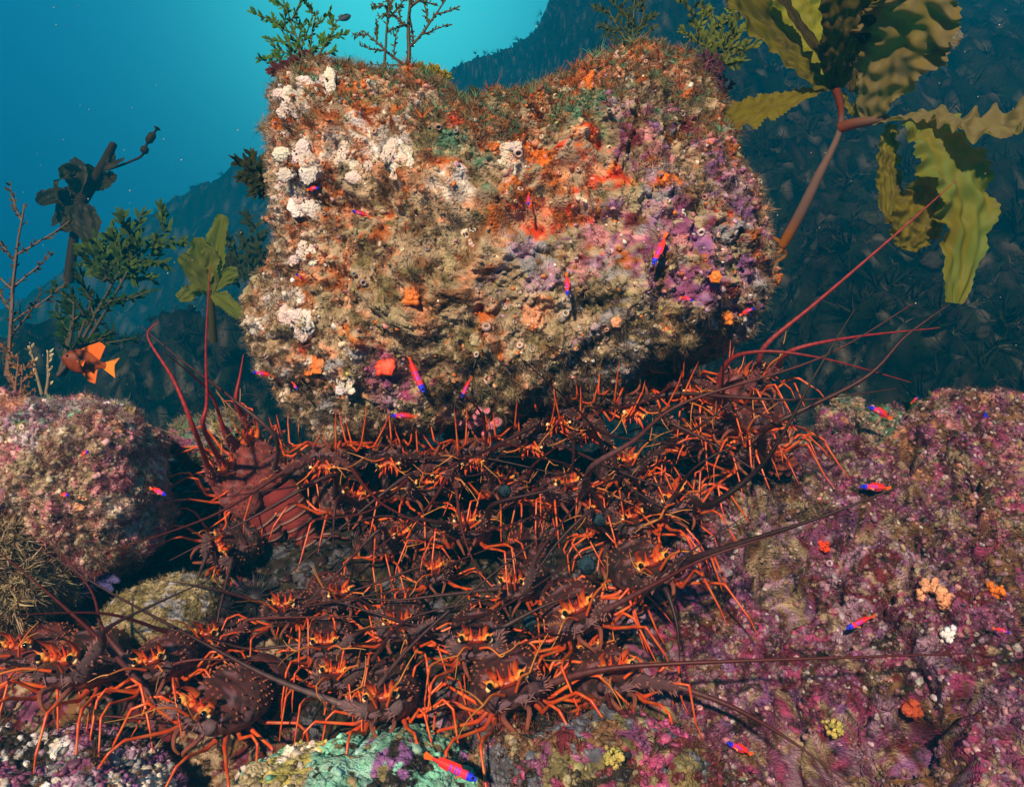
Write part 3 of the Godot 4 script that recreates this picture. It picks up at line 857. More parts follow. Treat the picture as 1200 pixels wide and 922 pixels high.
func grow(stem: MB, leaf: MB, p: Vector3, d: Vector3, l: float, r: float, level: int, ls: float, cs: Color, cl: Color, bare := 0.0) -> void:
	var m := 10
	var pts := PackedVector3Array([p])
	var dd := d
	for i in m:
		dd = (dd + rdir() * 0.07 + Vector3.UP * 0.02).normalized()
		pts.append(pts[i] + dd * l / m)
	stem.tube(pts, _lin(r, r * 0.45, m + 1), _colr(cs, cs.lerp(cl, 0.5), m + 1), 5)
	for i in range(1, m + 1):
		if float(i) / m < bare: continue
		var t := (pts[i] - pts[i - 1]).normalized()
		if level > 0 and i % 2 == 1:
			var s := t.cross(Vector3(0, 0, 1)).normalized() * (1 if (i / 2) % 2 else -1)
			grow(stem, leaf, pts[i], (t * 0.75 + s * 0.8 + Vector3(0, 0, rnd(-.5, .5))).normalized(), l * rnd(0.38, 0.6) * (1.15 - 0.6 * i / m), r * 0.6, level - 1, ls, cs, cl)
		for k in 2:
			var ld := (t * 1.0 + rdir() * 0.9).normalized()
			leaflet(leaf, pts[i].lerp(pts[i - 1], rng.randf()), ld, ls * rnd(0.6, 1.2), ls * rnd(0.12, 0.20), jit(cl, 0.3))

func weed(called: String, label: String, px: float, py: float, d: float, shoots: Array, ls: float, cs: Color, cl: Color, level := 1, bare := 0.0, r := 0.0022, category := "seaweed") -> void:
	var at := P(px, py, d)
	var o := thing(called, label, category, "", at)
	var st := MB.new()
	var lf := MB.new()
	for s in shoots:
		var to := P(s[0], s[1], d + (s[2] if s.size() > 2 else 0.0)) - at
		grow(st, lf, Vector3(rnd(-.006, .006), 0, rnd(-.006, .006)), to.normalized(), to.length(), r, level, ls, cs, cl, bare)
	put("stem", st.mesh(), M.whip, o)
	put("leaves", lf.mesh(), M.fuzz, o, "stuff")

func weeds() -> void:
	var G := Color(0.06, 0.13, 0.015)
	var GB := Color(0.07, 0.065, 0.012)
	weed("seaweed_sprig", "leafy green seaweed sprig on the boulder's upper left corner", 362, 84, 1.18, [[310, 22], [330, 6], [384, 14], [398, 36], [308, 76]], 0.011, GB, G)
	weed("seaweed_sprig", "tall bare stemmed seaweed rising from the middle of the boulder's top", 481, 92, 1.2, [[481, -40]], 0.008, Color(0.07, 0.035, 0.012), GB, 2, 0.1, 0.0042)
	weed("seaweed_sprig", "thin dark seaweed stem just left of the tall bare stemmed one", 453, 86, 1.2, [[452, -5]], 0.010, Color(0.05, 0.03, 0.015), GB, 1, 0.55, 0.0026)
	weed("seaweed_sprig", "wispy olive seaweed behind the boulder's upper right hump", 745, 68, 1.34, [[705, 12], [738, -10], [760, 8]], 0.011, GB, Color(0.05, 0.06, 0.012))
	weed("seaweed_sprig", "yellow green leafy seaweed between the boulder's right shoulder and the kelp", 835, 90, 1.32, [[795, 20], [830, 10], [862, 22], [872, 50]], 0.016, GB, Color(0.10, 0.12, 0.015))
	weed("seaweed_sprig", "dark bushy sprig clinging to the boulder's left side", 318, 212, 1.2, [[292, 186], [290, 205], [300, 222]], 0.016, Color(0.03, 0.025, 0.012), Color(0.03, 0.035, 0.012))
	weed("seaweed_sprig", "dark leafy sprig in the notch of the boulder's top", 552, 140, 1.08, [[535, 118], [560, 112], [545, 150]], 0.013, MAROON, Color(0.05, 0.05, 0.015))
	weed("seaweed_bush", "dark red bushy weed on the boulder's top left", 345, 88, 1.12, [[322, 82], [335, 72], [362, 68], [330, 96]], 0.010, MAROON, Color(0.09, 0.025, 0.02))
	weed("seaweed_bush", "dark purple feathery weed on the boulder's right shoulder", 822, 92, 1.16, [[808, 62], [830, 66], [845, 84], [850, 108]], 0.009, MAROON, Color(0.08, 0.03, 0.05))
	weed("seaweed_bush", "low yellow brown weed at the foot of the tall bare stem", 500, 92, 1.1, [[490, 82], [508, 84], [520, 96]], 0.012, BROWN, Color(0.20, 0.17, 0.02))
	# behind the mound rock
	var unlit_green := Color(0.016, 0.042, 0.008)  # green lowered where little light reaches; the shade is in the colour
	weed("seaweed_bush", "big branching seaweed behind the mound rock, coloured as barely lit", 70, 440, 1.8, [[90, 365], [120, 345], [150, 320], [165, 340], [105, 350]], 0.022, Color(0.08, 0.05, 0.03), unlit_green, 1, 0.3, 0.006)
	weed("seaweed_bush", "olive bushy seaweed under the dark far off kelp", 120, 330, 1.9, [[110, 290], [140, 285], [170, 275], [200, 270], [185, 300]], 0.030, Color(0.03, 0.03, 0.012), Color(0.05, 0.085, 0.012))
	weed("seaweed_sprig", "pale thin seaweed stalk at the picture's left edge", 8, 440, 1.2, [[18, 235], [2, 290]], 0.012, Color(0.16, 0.09, 0.06), Color(0.06, 0.05, 0.03), 1, 0.15, 0.0032)
	weed("seaweed_sprig", "short pale forked stalk standing on top of the mound rock", 52, 462, 1.1, [[40, 405], [60, 412]], 0.010, Color(0.22, 0.16, 0.10), KHAKI, 0, 0.3, 0.003)
	weed("seaweed_sprig", "twiggy silted stalk on the mound rock's upper left", 20, 490, 1.02, [[12, 415], [26, 430]], 0.007, Color(0.18, 0.09, 0.08), BROWN, 1, 0.1, 0.002)
	weed("seaweed_bush", "low green weed on the crest of the right hand slope", 1075, 496, 1.36, [[1040, 482], [1065, 476], [1100, 478], [1120, 484]], 0.014, TEALG, Color(0.06, 0.09, 0.02))
	weed("seaweed_bush", "dim blue green weed in the water left of the boulder", 285, 330, 2.3, [[270, 280], [300, 265], [262, 310], [310, 300]], 0.03, unlit_green, Color(0.03, 0.04, 0.015))


# ------------------------------------------------------------------ spiny lobsters (one unit = the length of the carapace, head towards +z)
const SHELL_A := Color(0.016, 0.008, 0.007)
const SHELL_B := Color(0.105, 0.020, 0.015)
const LEGC := Color(0.70, 0.080, 0.010)

func prof(t: float, a: Array) -> float:
	var f := clampf(t, 0, 1) * (a.size() - 1)
	var k := mini(int(f), a.size() - 2)
	var s := f - k
	s = s * s * (3 - 2 * s) * 0.5 + s * 0.5
	return lerpf(a[k], a[k + 1], s)

func carapace_mesh(red: float) -> ArrayMesh:
	var b := MB.new()
	var rings := 30
	var seg := 28
	var hw := [0.20, 0.33, 0.37, 0.385, 0.37, 0.33, 0.28, 0.20]
	var ht := [0.17, 0.29, 0.34, 0.37, 0.34, 0.29, 0.24, 0.14]
	var hb := [0.10, 0.16, 0.20, 0.22, 0.22, 0.20, 0.16, 0.10]
	var g := []
	for i in rings + 1:
		var t := float(i) / rings
		var row := []
		var groove := 0.035 * exp(-pow((t - 0.56) / 0.03, 2)) + 0.02 * exp(-pow((t - 0.06) / 0.02, 2))
		for j in seg + 1:
			var a := TAU * j / seg
			var y := sin(a)
			var r := (prof(t, ht) - groove) if y > 0 else prof(t, hb)
			var q := Vector3(signf(cos(a)) * pow(absf(cos(a)), 0.85) * prof(t, hw), signf(y) * pow(absf(y), 0.9) * r, -0.54 + t * 1.0)
			row.append(q * (1.0 + 0.03 * nr.get_noise_3dv(q * 9.0)))
		g.append(row)
	for i in rings + 1:
		for j in seg + 1:
			var dx: Vector3 = g[i][(j + 1) if j < seg else 1] - g[i][(j - 1) if j > 0 else seg - 1]
			var dz: Vector3 = g[mini(i + 1, rings)][j] - g[maxi(i - 1, 0)][j]
			var p: Vector3 = g[i][j]
			b.v.append(p)
			b.n.append(dx.cross(dz).normalized())
			var c := SHELL_A.lerp(SHELL_B, clampf(nz.get_noise_3dv(p * 4.5) * 1.9 + 0.42, 0, 1))
			c = c.lerp(Color(0.58, 0.10, 0.09), red * clampf(0.6 + 1.3 * nz.get_noise_3dv(p * 5.0), 0, 1))
			var t := float(i) / rings
			c = c.lerp(Color(0.02, 0.005, 0.005), 0.7 * (exp(-pow((t - 0.56) / 0.018, 2)) + exp(-pow((t - 0.06) / 0.014, 2)) + 0.5 * exp(-pow((t - 0.75) / 0.012, 2))))
			if p.y < -0.06: c = c.lerp(Color(0.45, 0.12, 0.03), 0.5)
			if ncb.get_noise_3dv(p * 0.12) > 0.72: c = c.lerp(Color(0.45, 0.25, 0.3), 0.4)
			b.c.append(c)
	var w := seg + 1
	for i in rings:
		for j in seg:
			var a := i * w + j
			b.ix.append_array([a, a + w, a + 1, a + 1, a + w, a + w + 1])
	# front and rear closed by the rings' shrink; spines over the back point forwards
	for e in 2:
		var ci := b.v.size()
		b.v.append(Vector3(0, 0.03, 0.475 if e else -0.56)); b.n.append(Vector3(0, 0, 1 if e else -1)); b.c.append(SHELL_A)
		for j in seg:
			var a := (rings * w if e else 0) + j
			if e: b.ix.append_array([ci, a + 1, a])
			else: b.ix.append_array([ci, a, a + 1])
	for k in 120:
		var i := 3 + rng.randi() % (rings - 4)
		var j := 1 + rng.randi() % (seg / 2 - 2)
		var p: Vector3 = g[i][j]
		var nn := b.n[i * w + j]
		var l := rnd(0.025, 0.055) + 0.05 * maxf(0.0, p.z)
		b.cone(p - nn * 0.01, p + (nn + Vector3(0, 0, 0.9)).normalized() * l, rnd(0.014, 0.024), Color(0.30, 0.04, 0.03), Color(0.62, 0.22, 0.10), 5)
	return b.mesh()

func segment_mesh(w: float, h: float, l: float, red: float) -> ArrayMesh:
	var b := MB.new()
	var seg := 20
	var pr := [[0.55, 0.80], [0.5, 0.97], [0.3, 1.0], [0.0, 1.0], [-0.3, 1.0], [-0.42, 1.03], [-0.52, 1.0], [-0.56, 0.86]]
	for i in pr.size():
		for j in seg + 1:
			var a := TAU * j / seg
			var y := sin(a)
			var r: float = pr[i][1]
			b.v.append(Vector3(cos(a) * w * r, (y * h if y > 0 else y * h * 0.55) * r, pr[i][0] * l))
			var dz := 0.0
			if i == 0: dz = 0.8
			elif i == pr.size() - 1: dz = -0.8
			b.n.append(Vector3(cos(a) / w, y / h, dz / h).normalized())
			var c := SHELL_B.lerp(SHELL_A, clampf(absf(cos(a)) * 0.5 + 0.5 * nr.get_noise_2d(i * 3.0, j * 1.3), 0, 1)).lerp(Color(0.58, 0.06, 0.055), red * 0.85)
			if i == 5 or i == 6: c = Color(0.60, 0.36, 0.30).lerp(Color(0.30, 0.08, 0.05), 0.35)
			if i == 4: c = c * 0.6
			b.c.append(c)
	var ww := seg + 1
	for i in pr.size() - 1:
		for j in seg:
			var a := i * ww + j
			b.ix.append_array([a, a + 1, a + ww, a + 1, a + ww + 1, a + ww])
	# side spikes of the plates
	for s in [-1, 1]:
		b.cone(Vector3(s * w * 0.97, -h * 0.1, 0), Vector3(s * w * 1.05, -h * 0.75, -l * 0.35), l * 0.28, Color(0.3, 0.05, 0.03), Color(0.65, 0.25, 0.1))
	return b.mesh()

var seg_cache := {}

func tail(root: Node3D, curl: float, red: float) -> void:
	var ab := Node3D.new()
	ab.name = "abdomen"
	root.add_child(ab, true)
	var at := Vector3(0, 0.06, -0.50)
	var ang := 0.0
	for k in 6:
		var w := 0.325 - 0.026 * k
		var h := 0.30 - 0.024 * k
		var l := 0.20
		ang += curl * (0.6 if k == 0 else 1.0)
		var d := Vector3(0, -sin(ang), -cos(ang))
		var key := "%d %.1f" % [k, red]
		if not seg_cache.has(key): seg_cache[key] = segment_mesh(w, h, l, red)
		var m := put("segment", seg_cache[key], M.shell, ab)
		m.position = at + d * l * 0.5
		m.basis = Basis(Vector3.RIGHT, -ang)
		at += d * l * 0.86
	var fan := MB.new()
	ang += curl * 1.2
	var bs := Basis(Vector3.RIGHT, -ang)
	for k in 5:
		var yaw := (k - 2) * 0.42
		var fd := bs * Vector3(sin(yaw), 0.04 * absf(k - 2), -cos(yaw))
		var fb := Basis(bs * Vector3(cos(yaw), 0, sin(yaw)), bs * Vector3.UP, -fd)
		fan.ball(at + fd * 0.22, Vector3(0.10, 0.022, 0.24), Color(0.22, 0.035, 0.03).lerp(Color(0.5, 0.14, 0.06), rnd(0.1, 0.5)), fb, 10)
	put("tail_fan", fan.mesh(), M.shell, root)

func leg_mesh(side: float, idx: int, reach: float, droop: float) -> ArrayMesh:
	var b := MB.new()
	var yaw := deg_to_rad([76.0, 54.0, 32.0, 4.0, -26.0][idx] + rnd(-14, 14))
	var out := Vector3(side * cos(yaw), 0, sin(yaw))
	var p := Vector3(side * (0.25 - 0.015 * absf(idx - 2)), -0.15, 0.36 - 0.15 * idx)
	var lens := [0.14, 0.40, 0.15, 0.38, 0.19]
	var el := [-20.0, rnd(-4, 40), rnd(-38, 0), -66.0 + rnd(-20, 16) - droop, -82.0 + rnd(-10, 14) - droop * 0.4]
	var key := [p]
	for k in 5:
		var e := deg_to_rad(el[k])
		var turn := Basis(Vector3.UP, rnd(-0.16, 0.16))
		p += turn * (out * cos(e) + Vector3.UP * sin(e)) * lens[k] * reach * (1.0 if k else 1.0)
		key.append(p)
	var pts := PackedVector3Array()
	var rad := PackedFloat32Array()
	var col := PackedColorArray()
	var n := 30
	var tone := rnd(0.75, 1.1)
	var cum := [0.0, 0.11, 0.44, 0.57, 0.86, 1.0]
	for i in n + 1:
		var t := float(i) / n
		var k := 0
		while k < 4 and t > cum[k + 1]: k += 1
		var f: float = (t - cum[k]) / (cum[k + 1] - cum[k])
		var a: Vector3 = key[k]
		var z: Vector3 = key[k + 1]
		pts.append(a.lerp(z, f))
		var r: float = [0.030, 0.021, 0.016, 0.014, 0.011, 0.003][k] * (1 - f) + [0.030, 0.021, 0.016, 0.014, 0.011, 0.003][k + 1] * f
		r *= 1.0 + (0.22 if f < 0.12 or f > 0.9 else 0.0) * (1.0 if k < 4 else 0.0)
		rad.append(r)
		var c := LEGC.lerp(Color(0.80, 0.25, 0.06), 0.5 * smoothstep(0.2, 0.5, f) * smoothstep(0.8, 0.5, f))
		if k == 0 or f < 0.06: c = c.lerp(Color(0.30, 0.04, 0.02), 0.6)
		if k == 4: c = c.lerp(Color(0.55, 0.05, 0.01), f * 0.6)
		col.append(Color(c.r * tone, c.g * tone, c.b * tone))
	b.tube(pts, rad, col, 7)
	return b.mesh()

func whip_mesh(pts: Array, r0: float, c0: Color, c1: Color) -> ArrayMesh:
	var m := 56
	var cv := curve(pts, m)
	var rad := PackedFloat32Array()
	var col := PackedColorArray()
	for i in m + 1:
		var t := float(i) / m
		rad.append(r0 * (pow(1.0 - t, 1.05) * 0.90 + 0.10) * (1.0 + (0.10 if i % 2 else -0.04)))
		var c := c0.lerp(c1, smoothstep(0.0, 0.6, t))
		col.append(c * (1.15 if i % 2 else 0.85))
	var b := MB.new()
	b.tube(cv, rad, col, 8)
	return b.mesh()

# whips: polylines in the world; "" means one that sweeps off on its own
func lobster(label: String, at: Vector3, fwd: Vector3, up: Vector3, s: float, whips: Array, red := 0.0, curl := 0.34, droop := 0.0, whip_tone := 0.0, silt := 0.0) -> void:
	var z := fwd.normalized()
	var x := up.cross(z).normalized()
	var y := z.cross(x)
	var o := thing("spiny_lobster", label, "lobster", "spiny lobsters crowded under the boulder")
	var bs := Basis(x, y, z) * s
	o.transform = Transform3D(Basis(x * s, y * s, z * s), at - bs * Vector3(0, 0.26, 0.50))
	var inv := o.transform.affine_inverse()
	if not M.has("cara%.1f" % red): M["cara%.1f" % red] = carapace_mesh(red)
	put("carapace", M["cara%.1f" % red], M.shell, o)
	tail(o, curl, red)
	for i in 5:
		for side in [-1, 1]:
			put("leg", leg_mesh(side, i, rnd(0.85, 1.2), droop), M.leg, o)
	# face
	var br := MB.new()
	br.ball(Vector3(0, 0.19, 0.43), Vector3(0.17, 0.05, 0.07), Color(0.30, 0.035, 0.012), Basis(), 12, 0.2, nr)
	for k in 12:
		var q := Vector3(rnd(-0.2, 0.2), rnd(0.16, 0.27), 0.45 + rnd(-0.03, 0.03))
		br.cone(q, q + Vector3(q.x * 0.3, rnd(0.03, 0.10), rnd(0.04, 0.09)), 0.018, [Color(0.6, 0.08, 0.02), Color(0.8, 0.35, 0.05), Color(0.12, 0.03, 0.02)][k % 3], Color(0.8, 0.12, 0.05), 4)
	for side in [-1, 1]:
		br.ball(Vector3(side * 0.15, 0.23, 0.43), Vector3(0.062, 0.05, 0.07), Color(0.55, 0.10, 0.02), Basis(), 10, 0.3, nr)
		br.ball(Vector3(side * 0.07, 0.22, 0.48), Vector3(0.045, 0.035, 0.05), Color(0.75, 0.16, 0.03))
		br.cone(Vector3(side * 0.06, 0.25, 0.46), Vector3(side * 0.07, 0.40, 0.55), 0.022, Color(0.75, 0.10, 0.02), Color(0.8, 0.05, 0.03))
	put("brow", br.mesh(), M.leg, o).scale = Vector3(0.84, 0.95, 1)
	for side in [-1, 1]:
		var hb := MB.new()
		var hp := curve([Vector3(side * 0.13, 0.27, 0.38), Vector3(side * 0.16, 0.35, 0.45), Vector3(side * 0.18, 0.41, 0.54), Vector3(side * 0.17, 0.45, 0.62)], 8)
		hb.tube(hp, PackedFloat32Array([0.046, 0.043, 0.038, 0.032, 0.026, 0.020, 0.014, 0.009, 0.003]), _colr(Color(0.70, 0.16, 0.03), Color(0.45, 0.02, 0.015), 9), 8)
		put("horn", hb.mesh(), M.leg, o).scale = Vector3(0.84, 0.95, 1)
		var eb := MB.new()
		eb.ball(Vector3(side * 0.185, 0.255, 0.525), Vector3(0.052, 0.046, 0.05), Color(0.80, 0.38, 0.07), Basis(), 12, 0.25, nr)
		eb.ball(Vector3(side * 0.125, 0.235, 0.525), Vector3(0.04, 0.03, 0.035), Color(0.80, 0.22, 0.03), Basis(), 8, 0.3, nr)
		eb.ball(Vector3(side * 0.225, 0.215, 0.52), Vector3(0.035, 0.03, 0.03), Color(0.90, 0.66, 0.32), Basis(), 8, 0.3, nr)
		eb.cone(Vector3(side * 0.22, 0.27, 0.5), Vector3(side * 0.27, 0.33, 0.55), 0.022, Color(0.75, 0.3, 0.06), Color(0.75, 0.15, 0.05))
		var eo := put("eye_socket", eb.mesh(), M.leg, o)
		eo.scale = Vector3(0.84, 0.95, 1)
		var pb := MB.new()
		pb.ball(Vector3(side * 0.195, 0.26, 0.575), Vector3(0.036, 0.036, 0.034), Color.WHITE)
		put("eye", pb.mesh(), M.eye, eo)
		# mouth limbs and the pale plates over them
		var mb := MB.new()
		mb.tube(curve([Vector3(side * 0.10, -0.10, 0.40), Vector3(side * 0.13, -0.10, 0.56), Vector3(side * 0.07, -0.2, 0.64), Vector3(side * 0.03, -0.3, 0.58)], 10), _lin(0.034, 0.014, 11), _colr(Color(0.14, 0.05, 0.06), Color(0.5, 0.12, 0.03), 11), 7)
		mb.ball(Vector3(side * 0.09, 0.0, 0.47), Vector3(0.08, 0.035, 0.04), Color(0.22, 0.12, 0.15), Basis(), 10, 0.3, nr)
		for k in 6: mb.cone(Vector3(side * rnd(0.02, 0.2), rnd(-0.05, 0.06), 0.48), Vector3(side * rnd(0.02, 0.24), rnd(-0.08, 0.08), 0.56), 0.016, Color(0.16, 0.07, 0.08), Color(0.40, 0.22, 0.20), 4)
		put("mouthpart", mb.mesh(), M.shell, o)
		# small forked feelers
		var fb := MB.new()
		var f0 := Vector3(side * 0.06, 0.10, 0.52)
		var f1 := f0 + Vector3(side * rnd(0.05, 0.4), rnd(-0.05, 0.4), rnd(0.25, 0.45))
		fb.tube(curve([f0, f0.lerp(f1, 0.5) + Vector3(0, 0.05, 0), f1], 8), _lin(0.018, 0.012, 9), _colr(LEGC, Color(0.6, 0.2, 0.04), 9), 5)
		for k in 2:
			var f2 := f1 + (f1 - f0).normalized() * 0.3 + rdir() * 0.25
			fb.tube(curve([f1, f1.lerp(f2, 0.5) + rdir() * 0.03, f2], 8), _lin(0.011, 0.004, 9), _colr(Color(0.6, 0.22, 0.04), Color(0.55, 0.25, 0.06), 9), 4)
		put("antennule", fb.mesh(), M.leg, o)
	# the two long spiny antennae
	for w in 2:
		var side := -1.0 if w == 0 else 1.0
		var a0 := Vector3(side * 0.20, 0.04, 0.44)
		var pl: Array = []
		if w < whips.size() and whips[w].size():
			for p in whips[w]: pl.append(inv * p)
		else:
			var d0 := Vector3(side * rnd(0.1, 0.9), rnd(0.0, 1.1), rnd(0.2, 1.0)).normalized()
			var l := rnd(1.6, 3.2)
			pl = [a0 + d0 * 0.6, a0 + d0 * l * 0.6 + rdir() * 0.15, a0 + d0 * l + Vector3(side * 0.4, rnd(-.5, .3), rnd(-.3, .3))]
		var dr: Vector3 = (pl[0] - a0).normalized()
		var bl := minf(0.52, (pl[0] - a0).length() * 0.9)
		var a1 := a0 + dr * bl
		var ab := MB.new()
		var cs := Color(0.042, 0.015, 0.013).lerp(Color(0.50, 0.08, 0.09), red).lerp(Color(0.24, 0.16, 0.18), silt * 0.8)
		var pts := PackedVector3Array()
		var rad := PackedFloat32Array()
		for k in 13:
			var t := k / 12.0
			pts.append(a0.lerp(a1, t))
			rad.append((0.088 - 0.034 * t) * (0.86 if k == 4 or k == 8 else 1.06))
		ab.tube(pts, rad, _colr(cs, cs * 1.15, 13), 10)
		for k in 44:
			var t := rng.randf()
			var nn := dr.cross(rdir()).normalized()
			var q := a0.lerp(a1, t) + nn * (0.080 - 0.034 * t)
			ab.cone(q, q + (nn + dr * 0.8).normalized() * rnd(0.04, 0.08), 0.018, cs, Color(0.65, 0.25, 0.2), 4)
		var an := Node3D.new()
		an.name = "antenna"
		o.add_child(an, true)
		put("base", ab.mesh(), M.shell, an)
		var c0 := Color(0.040, 0.013, 0.010).lerp(Color(0.022, 0.011, 0.009), whip_tone).lerp(Color(0.50, 0.05, 0.05), red).lerp(Color(0.24, 0.155, 0.16), silt * 0.8)
		var c1 := Color(0.045, 0.009, 0.008).lerp(Color(0.014, 0.008, 0.006), whip_tone).lerp(Color(0.45, 0.02, 0.02), red)
		put("whip", whip_mesh([a1 - dr * 0.05] + pl, 0.047, c0, c1), M.whip, an)

func lob_depth(py: float) -> float:
	return minf(961.0 / (py + 262.0) - 0.035, 1.13)

